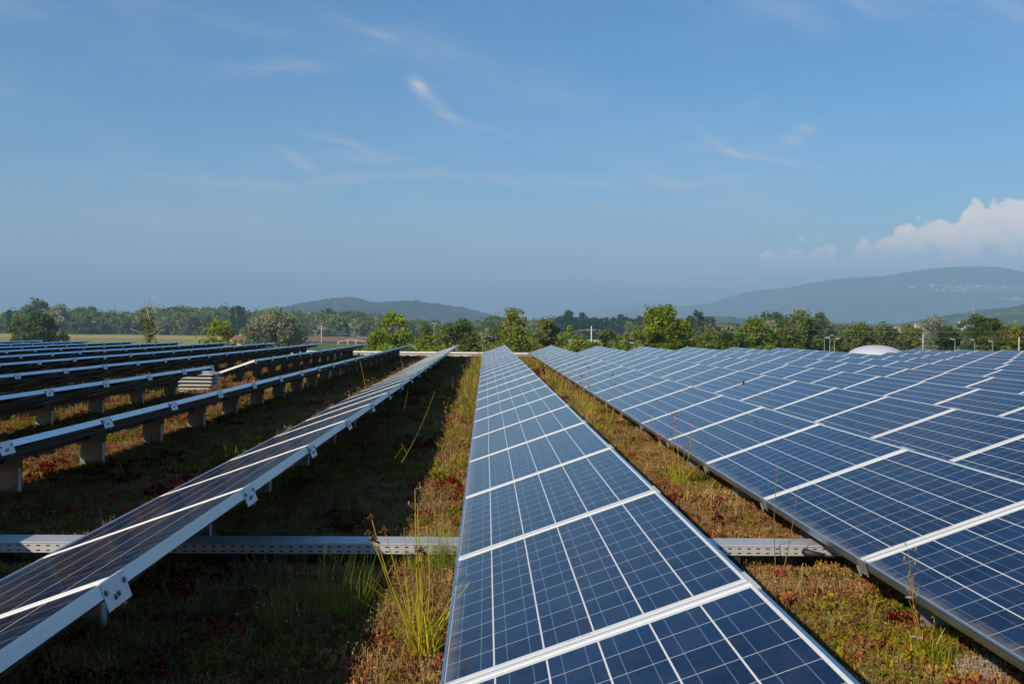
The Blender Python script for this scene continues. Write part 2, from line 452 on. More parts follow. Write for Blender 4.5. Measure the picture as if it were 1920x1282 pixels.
meadow_m = ground_mat('meadow', (.30, .29, .065), (.20, .23, .045), .012, None, (1, .3, 1))
stubble_m = ground_mat('stubble', (.42, .30, .13), (.36, .26, .12), .02, None, (1, .2, 1))
crop_m = ground_mat('crop_green', (.10, .15, .03), (.07, .12, .025), .05, None, (1, .3, 1))
wheat_m = ground_mat('ripe_field', (.46, .40, .11), (.38, .36, .09), .02, None, (1, .2, 1))

me = grid_mesh('ground', np.linspace(-13000, 13000, 14), np.linspace(-1500, 24000, 14), np.full((14, 14), TZ), [meadow_m])
tag(link('ground', me), kind='structure')
def field(name, corners, m, z):
    b = MB(); b.quad(*[(x, y, TZ+z) for x, y in corners]); tag(b.build(name, [m]), kind='structure')
field('stubble_field', [(-520, 590), (-120, 575), (-175, 700), (-520, 715)], stubble_m, .12)
field('ripe_field', [(-150, 560), (40, 560), (60, 735), (-200, 735)], wheat_m, .16)
field('ripe_field', [(42, 600), (180, 590), (190, 760), (62, 760)], wheat_m, .12)
field('crop_field', [(-62, 330), (30, 330), (20, 480), (-88, 480)], crop_m, .12)
field('crop_field', [(90, 200), (220, 200), (230, 330), (100, 330)], crop_m, .12)
field('ripe_field', [(120, 345), (240, 345), (250, 420), (130, 420)], wheat_m, .12)

# ------------------------------------------------------------------ hills
def hill_mat(name, c1, c2, fields=None):
    m = bpy.data.materials.new(name); m.use_nodes = True
    T = NT(m.node_tree); b = m.node_tree.nodes['Principled BSDF']; b.inputs['Roughness'].default_value = 1
    b.inputs['Specular IOR Level'].default_value = 0
    tcn = T.node('ShaderNodeTexCoord').outputs['Object']
    n = T.noise(tcn, .004, 6, .7); n2 = T.noise(tcn, .03, 4, .6)
    col = T.mix(T.step(T.math('ADD', T.math('MULTIPLY', n, .6), T.math('MULTIPLY', n2, .4)), .44, .56), tuple(c1)+(1,), tuple(c2)+(1,))
    if fields:
        x, y, z = T.sep(tcn)
        for (x0, x1, z0, z1, amp) in fields:
            wx = T.math('ADD', x, T.math('MULTIPLY', T.math('SUBTRACT', n, .5), 500.0))
            wz = T.math('ADD', z, T.math('MULTIPLY', T.math('SUBTRACT', n2, .5), 60.0))
            mk = T.math('MULTIPLY', T.math('MULTIPLY', T.step(wx, x0-60, x0+60), T.step(wx, x1+60, x1-60)),
                        T.math('MULTIPLY', T.step(wz, z0-10, z0+10), T.step(wz, z1+10, z1-10)))
            col = T.mix(T.math('MULTIPLY', mk, amp), col, (.17, .20, .08, 1))
    T.l.new(col, b.inputs['Base Color'])
    return m
def hill(name, D, prof, m, front=.22, back=.2, rough=10., seed=1, nx=420, ny=60, base=TZ-2):
    P_ = [at(x, y, D) for x, y in prof]
    xs = np.linspace(P_[0][0], P_[-1][0], nx)
    hz = np.interp(xs, [p[0] for p in P_], [p[2] for p in P_])
    k = np.ones(9)/9; hz = np.convolve(np.pad(hz, 4, 'edge'), k, 'valid')
    ys = np.concatenate([np.linspace(D*(1-front), D, ny, endpoint=False), np.linspace(D, D*(1+back), 12)])
    t = np.where(ys < D, (ys-D*(1-front))/(D*front), 1-(ys-D)/(D*back))
    t = np.clip(t, 0, 1); s = np.sin(t*math.pi/2)**.9
    X, Y = np.meshgrid(xs, ys)
    n = (fbm(X/(D*.05), Y/(D*.05), seed, 5)-.5)
    fade = np.clip(1-np.abs(t-1)*0, 0, 1)
    Z = .0008*D*(fbm(X/(D*.0016), Y/(D*.0016), seed+19, 2)-.5)*s[:, None] + base + (hz[None, :]-base)*s[:, None]*(1+.18*n*(1-s[:, None])) + rough*(fbm(X/(D*.004), Y/(D*.004), seed+9, 2)-.5)*s[:, None]
    o = link(name, grid_mesh(name, xs, ys, Z, [m])); tag(o, kind='structure')
    return xs, ys, Z
forest_h = hill_mat('hill_forest', (.010, .024, .014), (.055, .080, .034))
hA, hB = at(1730, 535, 8200), at(2050, 552, 8200)
mount_m = hill_mat('mountain_forest', (.010, .022, .016), (.060, .080, .040),
                   [(at(1768, 540, 8000)[0], at(2100, 540, 8000)[0], at(1800, 549, 8000)[2], at(1800, 536, 8000)[2], .8),
                    (at(1872, 560, 8000)[0], at(2100, 560, 8000)[0], at(1900, 566, 8000)[2], at(1900, 560, 8000)[2], .7),
                    (at(1700, 525, 8700)[0], at(1740, 525, 8700)[0], at(1720, 526, 8700)[2], at(1720, 522, 8700)[2], .4)])
hill('hill', 4200, [(440, 604), (500, 592), (530, 583), (555, 575), (600, 566), (635, 561), (655, 559), (675, 561), (690, 566), (712, 569), (740, 567), (765, 565), (785, 566), (800, 569), (830, 572), (850, 576), (866, 577), (885, 582), (905, 587), (925, 593), (960, 604), (1000, 612)], forest_h, rough=16, seed=3)
mt = hill('mountain', 9000, [(1040, 616), (1150, 590), (1230, 578), (1266, 574.5), (1300, 572.5), (1344, 567), (1369, 557), (1390, 551), (1410, 546.5), (1440, 543), (1472, 541), (1500, 534.7), (1539, 528), (1587, 521.5), (1620, 520.5), (1649, 519.4), (1680, 514), (1719, 507.3), (1750, 504), (1784, 501.4), (1815, 501), (1837, 501.4), (1855, 506), (1872, 512.8), (1890, 518), (1905, 521.6), (1950, 524), (2050, 520), (2200, 530), (2500, 560), (2800, 600)], mount_m, rough=14, seed=7, nx=640, ny=90)
hill('distant_ridge', 13500, [(1000, 608), (1060, 592), (1077, 586.7), (1117, 579.5), (1150, 578.5), (1165, 574), (1183, 570), (1208, 570), (1240, 572), (1290, 575), (1400, 580), (1500, 600)], hill_mat('far_forest', (.025, .04, .02), (.035, .05, .025)), rough=20, seed=11, nx=260, ny=24)
hill('wooded_hill', 2600, [(1640, 622), (1720, 611), (1758, 601), (1784, 594.5), (1812, 590), (1839, 585), (1870, 580), (1905, 576), (1960, 570), (2050, 566), (2200, 590)], hill_mat('near_forest', (.02, .045, .014), (.075, .105, .03)), rough=14, seed=17, front=.3, nx=300, ny=50)
hill('low_hill', 3300, [(1180, 618), (1260, 606), (1300, 599), (1340, 593.5), (1360, 595), (1385, 601), (1450, 606), (1520, 610), (1570, 607), (1620, 609), (1660, 608), (1720, 614), (1800, 620)], forest_h, rough=12, seed=23, nx=260, ny=30)

# ------------------------------------------------------------------ far air
hz = bpy.data.materials.new('haze_air'); hz.use_nodes = True
T = NT(hz.node_tree); T.n.remove(hz.node_tree.nodes['Principled BSDF'])
pv = T.node('ShaderNodeVolumePrincipled')
pv.inputs['Color'].default_value = (.45, .72, 1.0, 1); pv.inputs['Density'].default_value = 2.1e-4
pv.inputs['Anisotropy'].default_value = 0.0
T.l.new(pv.outputs[0], T.n['Material Output'].inputs['Volume'])
b = MB(); b.abox(-14000, 14000, -1700, 25000, TZ-4, 640)
HAZE = b.build('haze', [hz]); tag(HAZE, kind='stuff')

# ------------------------------------------------------------------ the building under our feet
soil = ground_mat('roof_soil', (.060, .036, .022), (.10, .070, .030), 2.2, (.12, .055, .030))
xs = np.concatenate([np.linspace(-24, -5, 40, endpoint=False), np.linspace(-5, 3, 260, endpoint=False), np.linspace(3, 27, 60)])
ys = np.concatenate([np.linspace(-3.5, 14, 380, endpoint=False), np.linspace(14, 43.4, 180)])
X, Y = np.meshgrid(xs, ys)
def roof_z(x, y):
    return -.05 + .035*(fbm(x*1.6, y*1.6, 5, 3)-.5) + .042*(fbm(x*7, y*7, 8, 3)-.5)
me = grid_mesh('roof_ground', xs, ys, roof_z(X, Y), [soil])
tag(link('roof_ground', me), kind='structure')
YE = 43.4
bld = tag(empty('roof_building', (1.5, 43.6, TZ)), 'building with a planted flat roof under all panel rows, pale coping along its far edge', 'building')
b = MB(); b.abox(-24.2, 27.2, -3.8, YE+.28, TZ, -.14); o = b.build('wall', [kerb_m]); o.parent = bld; o.location = (-1.5, -43.6, -TZ)
b = MB(); b.abox(-24.2, 27.2, YE+.02, YE+.28, -.138, .155); b.abox(-24.2, -24.0, -3.8, YE+.018, -.138, .155); b.abox(27.0, 27.2, -3.8, YE+.018, -.138, .155)
o = b.build('parapet', [kerb_m]); o.parent = bld; o.location = (-1.5, -43.6, -TZ)
b = MB()
x = -24.3
while x < 27.2:
    b.abox(x, min(x+2.99, 27.3), YE-.02, YE+.34, .158, .178); b.abox(x, min(x+2.99, 27.3), YE-.024, YE-.021, .11, .178); x += 3.0
o = b.build('coping', [white_metal]); o.parent = bld; o.location = (-1.5, -43.6, -TZ)

# ------------------------------------------------------------------ solar rows
TILT = R(19.57); ct, stl = math.cos(TILT), math.sin(TILT)
PW, PL, PITCHY = 0.995, 1.65, 1.68
DROW, XH = 1.9158, 0.8086
ZH = 1.3-.7565
XLO = XH - PW*ct; ZLO = ZH - PW*stl
Y0 = 1.30                       # seams at Y0 + 1.68 n
ex = np.array((0, 1.0, 0)); ev = np.array((ct, 0, stl)); en = np.array((-stl, 0, ct))
def loc3(uu, vv, nn): return ex*uu + ev*vv + en*nn

def bx(b, u0, u1, v0, v1, n0, n1, mi=0):
    b.box(loc3(u0, v0, n0), ex*(u1-u0), ev*(v1-v0), en*(n1-n0), mi)

# one module: laminate (glass, cells, white sheet) and frame
b = MB()
e_ = .009
u0, u1, v0, v1 = e_, PL-e_, e_, PW-e_
k = [loc3(u0, v0, -.003), loc3(u1, v0, -.003), loc3(u1, v1, -.003), loc3(u0, v1, -.003)]
kb = [p - en*.006 for p in k]
b.quad(k[3], k[2], k[1], k[0], 0)
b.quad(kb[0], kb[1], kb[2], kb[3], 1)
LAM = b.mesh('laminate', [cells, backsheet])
uvl = LAM.uv_layers.new(name='UVMap')
for i, (a, c) in enumerate([(u0, v1), (u1, v1), (u1, v0), (u0, v0), (u0, v0), (u1, v0), (u1, v1), (u0, v1)]):
    uvl.data[i].uv = (a, c)
# make sure the glass faces up
if LAM.polygons[0].normal.dot(Vector(en)) < 0:
    LAM.flip_normals()
b = MB()
f = .010; H = -.043
tp = -.0012
bx(b, 0, PL, 0, f, H, tp); bx(b, 0, PL, PW-f, PW, H, tp); bx(b, 0, PL, 0, f, tp, 0, 0); bx(b, 0, PL, PW-f, PW, tp, 0, 0)
bx(b, 0, f, f+.0005, PW-f-.0005, H, -.0005, 1); bx(b, PL-f, PL, f+.0005, PW-f-.0005, H, -.0005, 1)
bx(b, .0005, PL-.0005, f+.0005, .03, H+.0005, H+.003); bx(b, .0005, PL-.0005, PW-.03, PW-f-.0005, H+.0005, H+.003)
bx(b, 0.02, PL-.02, PW+.0002, PW+.0012, -.020, -.0185)      # groove lip on the side of the frame
bx(b, 0.02, PL-.02, -.0012, -.0002, -.020, -.0185)
FRAME = b.mesh('frame', [alu_sky, alu])
# junction box under the module
b = MB(); bx(b, .75, .90, .80, .90, -.028, -.010); JBOX = b.mesh('junction_box', [rubber])
# rail filling the gap between two modules, running up the slope
b = MB(); g = PITCHY-PL
bx(b, -g+.002, -.002, .002, PW-.002, -.05, -.0045)
bx(b, -g*.72, -g*.28, .004, PW-.004, -.006, -.0012, 1)
SEAM = b.mesh('seam_rail', [alu_sky, alu_plate])
# plate at the high edge
b = MB()
bx(b, -.015-.092, -.015+.092, PW+.0015, PW+.0045, -.084, .0025)
bx(b, -.015-.092, -.015+.092, PW-.008, PW+.0015, .0005, .0025)
for (du, dn, r) in [(-.075, -.030, .0065), (.072, -.028, .0065), (-.020, -.056, .0065), (.006, -.053, .0065)]:
    c = loc3(-.015+du, PW+.0045, dn)
    b.tube([c, c+ev*.002], .0098, 10, 1); b.tube([c+ev*.002, c+ev*.007], r, 6, 1)
c = loc3(.03, PW-.012, -.094); b.tube([c, c+np.array((0, .02, 0))], .006, 6, 1)
HPLATE = b.mesh('connector_plate', [alu_plate, bolt_m])
# bracket at the low edge
b = MB()
bx(b, -.015-.05, -.015+.05, -.005, -.0015, -.068, -.004)
bx(b, -.015-.06, -.015+.06, -.0015, .006, .0004, .0018)
bx(b, .028, .0305, -.016, -.0055, -.085, -.03)
for du, dn in ((-.03, -.055), (.01, -.06)):
    c = loc3(-.015+du, -.005, dn); b.tube([c, c-ev*.006], .0065, 6, 1)
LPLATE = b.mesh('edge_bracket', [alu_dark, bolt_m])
# folded sheet leg, .27 m before the seam
b = MB()
xa, xb = PW*ct-.78, PW*ct-.55
def under(xx): return xx*math.tan(TILT) - .055
zg = -ZLO-.055
for yy in (0,):
    t = .003
    v_ = [(xa, 0, zg), (xb, 0, zg), (xb+.02, 0, under(xb+.02)), (xa+.015, 0, under(xa+.015))]
    q = [(x_, t, z_) for x_, y_, z_ in v_]
    b.quad(*v_); b.quad(*q[::-1])
    for i in range(4):
        j = (i+1) % 4; b.quad(v_[i], q[i], q[j], v_[j])
b.abox(xa-.01, xb+.01, .0035, .10, zg-.001, zg+.002)
b.abox(xb+.001, xb+.004, -.045, .002, zg+.03, zg+.23, 1)
b.abox(xb-.022, xb+.0005, -.0035, -.0005, zg+.03, zg+.23, 1)
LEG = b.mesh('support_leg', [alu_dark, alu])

def purlin(n, vpos):
    b = MB(); L = n*PITCHY-.03
    bx(b, 0, L, vpos-.02, vpos+.02, -.088, -.0465)
    return b.mesh('purlin', [rubber])
def cable(n, seed):
    rg = random.Random(seed); b = MB(); pts = []
    for i in range(n*6):
        uu = i*PITCHY/6
        sag = .02*abs(math.sin(i*1.05+rg.random()*.6))
        pts.append(loc3(uu, .90+rg.uniform(-.01, .01), -.06-sag))
    b.tube(pts, .0045, 5); return b.mesh('cable', [rubber])

ROWS = []
JR = random.Random(12)
def solar_row(k, n0, n1, label):
    """row k counts from the one straight ahead; modules n0..n1-1"""
    t = empty('solar_panel_row', (XLO + DROW*k, Y0 + PITCHY*n0, ZLO))
    tag(t, label, 'solar panel row', 'parallel rows of tilted solar panels on the planted roof')
    for i in range(n0, n1):
        y = (i-n0)*PITCHY + .015
        p = link('solar_panel', LAM, t, (0, y+JR.uniform(-.002, .002), 0))
        p.rotation_euler = (JR.gauss(0, .0007), JR.gauss(0, .0012), JR.gauss(0, .0009)); p.location.x = JR.uniform(-.002, .002)
        link('frame', FRAME, p)
        if k < 0 and i < n0+40: link('junction_box', JBOX, p)
    for i in range(n0, n1+1):
        y = (i-n0)*PITCHY + .015
        if n0 < i < n1: link('seam_rail', SEAM, t, (0, y, 0))
        link('connector_plate', HPLATE, t, (0, y, 0))
        if k >= 0: link('edge_bracket', LPLATE, t, (0, y, 0))
        if i > n0: link('support_leg', LEG, t, (0, y-.27, 0))
    for vp in (.22, .78): link('purlin', purlin(n1-n0, vp), t, (0, .015, 0))
    if k < 0: link('cable', cable(n1-n0, k), t, (0, .015, 0))
    ROWS.append((k, n0, n1))
    return t
NE = 24
solar_row(0, -2, NE, 'blue glass panel row running straight ahead up the middle')
ordR = ['first', 'second', 'third', 'fourth', 'fifth', 'sixth', 'seventh', 'eighth', 'ninth', 'tenth', 'eleventh']
for k in range(1, 12):
    end = {7: 20, 8: 22}.get(k, NE)
    y_in = 1869*(XH+DROW*k-1.0)/1010.0
    n0 = max(-2, int((y_in-Y0)/PITCHY)-3)
    extra = {1: ', beside the flowering sedum strip', 7: ', ending before the white dome', 8: ', ending beside the white dome', 11: ', the farthest one'}.get(k, '')
    solar_row(k, n0, end, f'{ordR[k-1]} blue panel row to the right of the middle row{extra}')
for k in range(1, 11):
    y_in = 1869*(DROW*k-XH-.2)/912.0
    n0 = max(-2, int((y_in-Y0)/PITCHY)-3)
    w = ordR[k-1]
    if k == 1:
        solar_row(-k, -2, NE, 'dark glass panel row just left of the middle row, its tilted face still in view')
    elif k == 3:
        solar_row(-k, n0, 10, 'near piece of the third left panel row, stopping beside the louvred vent')
        solar_row(-k, 12, NE, 'far piece of the third left panel row, its sunlit end just behind the louvred vent')
    else:
        extra = {2: ', its sheet legs in view', 10: ', the most distant one'}.get(k, '')
        solar_row(-k, n0, NE, f'{w} panel row to the left of the middle row{extra}')

# ------------------------------------------------------------------ cable tray across the roof
tray = tag(empty('cable_tray', (-.5, 5.4, 0)), 'galvanised cable tray with two lines of slots crossing the planted roof under the rows', 'cable tray')
yf, yb = 5.48, 5.66
ys_ = -.0030
b = MB()
TX0, TX1, Z0t, Z1t = -6.0, 4.0, .125, .197
# front flange with real slots: strips and posts
def strip(z0, z1): b.abox(TX0, TX1, yf, yf+.002, z0, z1)
zs = [.045, .0535, .0605, .079, .086, .093]
strip(zs[0], zs[1]); strip(zs[2], zs[3]); strip(zs[4], zs[5])
x = TX0
while x < TX1:
    b.abox(x, x+.031, yf, yf+.002, zs[1], zs[2]); b.abox(x, x+.031, yf, yf+.002, zs[3], zs[4]); x += .0527
# rolled lip
b.quad((TX0, yf, .093), (TX1, yf, .093), (TX1, yf-.005, .097), (TX0, yf-.005, .097))
b.quad((TX0, yf-.005, .097), (TX1, yf-.005, .097), (TX1, yf+.004, .103), (TX0, yf+.004, .103))
b2 = MB(); b2.abox(TX0+.01, TX1-.01, yf+.012, yf+.05, .050, .092); b2.build('dark_slot_backing', [rubber], tray, (.5, -5.4, 0))  # black block added behind the slots so their openings look dark
tb = b.build('side_flange', [tray_m], tray, (.5, -5.4, 0))
b = MB(); x = TX0
for x0, x1 in ((-6, -4.02), (-4.0, -2.02), (-2.0, -.02), (0, 1.98), (2.0, 4.0)):
    b.abox(x0, x1-.002, yf+.0045, yb, .1005, .1035)
for x in np.arange(-5.95, 4, .5):
    b.tube([(x, yf+.06, .1035), (x, yf+.06, .106)], .006, 8); b.tube([(x+.06, yf+.11, .1035), (x+.06, yf+.11, .106)], .006, 8)
b.build('cover', [tray_m], tray, (.5, -5.4, 0))
b = MB(); b.abox(TX0, TX1, yb-.003, yb-.001, .045, .100); b.abox(TX0, TX1, yf+.02, yb-.02, .045, .048)
b.build('base', [tray_m], tray, (.5, -5.4, 0))
for x in np.arange(-5.6, 4, 1.4):
    b = MB(); b.abox(x-.03, x+.03, yf+.015, yb-.015, -.07, .043); b.build('foot', [rubber], tray, (.5, -5.4, 0))
# conduit stub through the flange
b = MB(); c = np.array(on_plane(1506, 1031, .07)); c[1] = yf-.012
b.tube([c+np.array((0, .03, 0)), c, c+np.array((.02, -.02, -.004)), c+np.array((.09, -.03, -.012))], [.020, .021, .019, .012], 12)
b.tube([c+np.array((.09, -.03, -.012)), c+np.array((.16, -.03, -.02)), c+np.array((.26, -.02, -.045)), c+np.array((.36, 0, -.07))], .006, 6)
b.build('conduit', [rubber], tray, (.5, -5.4, 0))

# ------------------------------------------------------------------ louvred roof vent
vx, vy = on_plane(369, 733)[0], 19.25
vent = tag(empty('roof_vent', (vx, vy+.27, 0)), 'square louvred metal roof vent with pyramid cap between left panel rows', 'roof vent')
b = MB(); b.abox(-.24, .24, -.24, .24, 0, .30); b.build('duct', [mat('vent_dark', (.05, .05, .05), .7)], vent)
def skirt(b, r0, r1, z0, z1):
    p = [(-1, -1), (1, -1), (1, 1), (-1, 1)]
    for i in range(4):
        a, c = p[i], p[(i+1) % 4]
        b.quad((a[0]*r1, a[1]*r1, z0), (c[0]*r1, c[1]*r1, z0), (c[0]*r0, c[1]*r0, z1), (a[0]*r0, a[1]*r0, z1))
        b.quad((a[0]*r1, a[1]*r1, z0-.012), (c[0]*r1, c[1]*r1, z0-.012), (c[0]*r1, c[1]*r1, z0), (a[0]*r1, a[1]*r1, z0))
        b.quad((a[0]*r1, a[1]*r1, z0-.012), (a[0]*(r0-.02), a[1]*(r0-.02), z1-.03), (c[0]*(r0-.02), c[1]*(r0-.02), z1-.03), (c[0]*r1, c[1]*r1, z0-.012))
for i in range(4):
    b = MB(); z = .045+.070*i
    skirt(b, .265, .325, z, z+.036); b.build('louvre', [vent_m], vent)
b = MB(); skirt(b, .20, .335, .325, .375); b.quad((-.2, -.2, .375), (.2, -.2, .375), (.2, .2, .375), (-.2, .2, .375)); b.build('cap', [vent_m], vent)
b = MB(); b.abox(-.30, .30, -.30, .30, -.08, .03); b.build('kerb', [vent_m], vent)

# ------------------------------------------------------------------ dome rooflight
dx_, dy_ = at(1642, 655, 39.6)[0], 39.6
dome = tag(empty('dome_rooflight', (dx_, dy_, 0)), 'white domed rooflight rising behind the right-hand panel rows', 'rooflight')
b = MB(); Rd = 1.12
rings = 10; seg = 40; prev = None
for i in range(rings+1):
    a = i/rings*math.pi/2; r = Rd*math.cos(a) if i < rings else .001; z = .22+.50*math.sin(a)
    s_ = len(b.v)
    for j in range(seg): t = 2*math.pi*j/seg; b.v.append((r*math.cos(t), r*math.sin(t), z))
    if prev is not None:
        for j in range(seg):
            b.f.append((prev+j, prev+(j+1) % seg, s_+(j+1) % seg, s_+j)); b.m.append(0); b.smooth.append(True)
    prev = s_
b.build('dome_shell', [dome_m], dome)
b = MB(); b.tube([(0, 0, -.08), (0, 0, .20)], Rd+.10, 40); b.tube([(0, 0, .20), (0, 0, .225)], Rd+.05, 40); b.build('kerb', [white_metal], dome)

# ------------------------------------------------------------------ low planting of the roof (stuff)
rng = np.random.default_rng(7)
def unit(v): return v/(np.linalg.norm(v, axis=-1, keepdims=True)+1e-9)

def blades(n, spread, h0, h1, w, lean=.35, seg=3, seed=0, curl=.3):
    """grass blades as strips of quads, returns (F*4,3) and tint per face"""
    r = np.random.default_rng(seed); V = []; Tn = []
    for i in range(n):
        a = r.uniform(0, 2*math.pi); rr = spread*math.sqrt(r.uniform(0, 1))
        p = np.array((rr*math.cos(a), rr*math.sin(a), -.005)); h = r.uniform(h0, h1)
        d = r.uniform(0, 2*math.pi); ln = r.uniform(.1, 1)*lean*h
        dirv = np.array((math.cos(d), math.sin(d), 0)); sd = np.array((-math.sin(d+r.uniform(-1, 1)), math.cos(d), 0))*w*.5
        pts = []
        for k in range(seg+1):
            t = k/seg; pts.append(p + dirv*ln*(t**1.8) + np.array((0, 0, h*(t-curl*.4*t*t*ln/h*2))))
        tt = r.uniform(0, 1)
        for k in range(seg):
            w0 = 1-k/seg*.8; w1 = 1-(k+1)/seg*.85
            V += [pts[k]-sd*w0, pts[k]+sd*w0, pts[k+1]+sd*w1, pts[k+1]-sd*w1]; Tn.append(tt)
    return np.array(V), Tn

def succulents(nst, spread, hmax, leaf, seed=0, nl=10):
    """sedum sprigs: short stems packed with small fat leaves (diamonds)"""
    r = np.random.default_rng(seed); V = []; Tn = []
    for i in range(nst):
        a = r.uniform(0, 2*math.pi); rr = spread*math.sqrt(r.uniform(0, 1))
        bx_, by_ = rr*math.cos(a), rr*math.sin(a); h = hmax*(1-.6*(rr/spread)**2)*r.uniform(.6, 1)
        tt = r.uniform(0, 1)
        for k in range(nl):
            t = (k+.5)/nl; an = k*2.4+a
            c = np.array((bx_, by_, h*t)); o = np.array((math.cos(an), math.sin(an), .35+.9*t)); o /= np.linalg.norm(o)
            L = leaf*(1.0-.35*abs(t-.6)); s1 = np.cross(o, (0, 0, 1)); s1 /= np.linalg.norm(s1)+1e-9; s2 = np.cross(o, s1)
            m_ = c+o*L*.55; w = L*.30
            tip = c+o*L
            V += [c, m_+s1*w, tip, m_+s2*w]; V += [c, m_-s1*w, tip, m_+s2*w]; V += [c, m_-s1*w, tip, m_-s2*w*.8]
            Tn += [tt*.6+r.uniform(0, .4)]*3
    return np.array(V), Tn

def twigs(n, spread, h, w, seed=0, heads=True):
    """fine dry upright stems with tiny side bits"""
    r = np.random.default_rng(seed); V = []; Tn = []
    for i in range(n):
        a = r.uniform(0, 2*math.pi); rr = spread*math.sqrt(r.uniform(0, 1))
        p = np.array((rr*math.cos(a), rr*math.sin(a), 0)); q = p+np.array((r.normal(0, .25*h), r.normal(0, .25*h), h*r.uniform(.5, 1)))
        s_ = np.array((w*.5, w*.25*r.normal(), 0)); tt = r.uniform(0, 1)
        V += [p-s_, p+s_, q+s_*.5, q-s_*.5]; Tn.append(tt)
        for k in range(6 if heads else 2):
            t = r.uniform(.3, 1); c = p+(q-p)*t; o = unit(r.normal(size=3)+np.array((0, 0, .6)))*h*.12
            s2 = unit(np.cross(o, r.normal(size=3)))*w*.8
            V += [c, c+o*.5+s2, c+o, c+o*.5-s2]; Tn.append(r.uniform(0, 1))
    return np.array(V), Tn

def rosette(n, L, w, seed=0):
    r = np.random.default_rng(seed); V = []; Tn = []
    for i in range(n):
        a = 2*math.pi*i/n+r.uniform(-.2, .2); d = np.array((math.cos(a), math.sin(a), .0)); s_ = np.array((-d[1], d[0], 0))*w
        l = L*r.uniform(.7, 1); up_ = r.uniform(.25, .7)
        p0 = d*.003; p1 = d*l*.5+np.array((0, 0, l*.5*up_)); p2 = d*l+np.array((0, 0, l*.55*up_))
        V += [p0-s_*.3, p0+s_*.3, p1+s_, p1-s_, p1-s_, p1+s_, p2+s_*.2, p2-s_*.2]; t = r.uniform(0, 1); Tn += [t, t]
    return np.array(V), Tn

def stone(seed):
    r = np.random.default_rng(seed); b = MB(); b.blob((0, 0, .3), 1.0, 0, 7, 5, (1, r.uniform(.7, 1), .6))
    V = []
    vs = np.array(b.v)*(1+.18*r.normal(size=(len(b.v), 1)))
    for f_ in b.f: V += [vs[i] for i in f_]
    return np.array(V)*.011, [.5]*len(b.f)

S_red = leafmat('sedum_red', (.38, .10, .055), .4, .05, .25, 30, .35, (.42, .20, .08))
S_rust = leafmat('sedum_rust', (.42, .24, .085), .45, .04, .25, 30, .35, (.30, .16, .065))
S_green = leafmat('sedum_green', (.22, .23, .035), .4, .05, .3, 30, .35, (.34, .28, .04))
S_yell = leafmat('sedum_yellow', (.38, .30, .02), .35, .04, .3, 30, .25)
S_crim = leafmat('sedum_crimson', (.22, .016, .022), .4, .03, .25, 30, .25)
G_green = leafmat('grass_green', (.20, .26, .028), .4, .04, .35, 20, .3, (.34, .30, .045))
G_straw = leafmat('grass_straw', (.55, .42, .16), .4, .03, .35, 20, .35, (.28, .17, .06))
G_dry = leafmat('thyme_dry', (.36, .22, .10), .45, .05, .3, 30, .35, (.42, .28, .12))
M_moss = leafmat('moss', (.16, .15, .025), .45, .04, .15, 30, .35, (.24, .16, .05))
G_pale = leafmat('pale_tuft', (.36, .31, .24), .35, .03, .3, 20, .3)
F_white = leafmat('petal_white', (.75, .62, .66), .15, .01, .3, 20, .1)
P_stone = mat('pebble', (.42, .38, .32), .85, 0, .3, 20, rand=.3)
P_plant = leafmat('plantain', (.08, .17, .02), .35, .04, .3, 20, .3)

def tmpl(name, data, m):
    V, Tn = data
    me = np_mesh(name, V, 4, [m], attr=Tn)
    return bpy.data.objects.new(name, me)

def near_mask(x, y):
    """True where the planting is in the open or near enough to matter"""
    return np.ones(len(x), bool)

def strip_points(n, ymin, ymax, falloff, xlo=-24, xhi=3.4, seed=0):
    """random places, dense in the foreground and thinning out, kept inside the camera's wide view"""
    r = np.random.default_rng(seed)
    out = []
    got = 0
    while got < n:
        t = r.uniform(0, 1, n*2)
        y = ymin*(ymax/ymin)**(t**falloff)
        lim_l = np.minimum(24, .56*y+1.6); lim_r = np.minimum(26, .30*y+1.8)
        x = r.uniform(-1, 1, n*2); x = np.where(x < 0, x*lim_l, x*lim_r)
        # more in the open strips beside the middle row than below the glass
        keep = (x > xlo) & (x < xhi+ .0*y)
        ph = np.mod(x-XLO, DROW)/(PW*ct)      # 0..1 under the glass of a row
        under_ = (ph > .30) & (ph < .93) & (x > -1.2)
        keep &= ~(under_ & (r.uniform(0, 1, n*2) < .93))
        keep &= ~((x > 2.15) & (y > 4))
        keep &= ~((y > 5.42) & (y < 5.70))
        out.append(np.stack([x[keep], y[keep]], 1)); got += keep.sum()
    return np.concatenate(out)[:n]

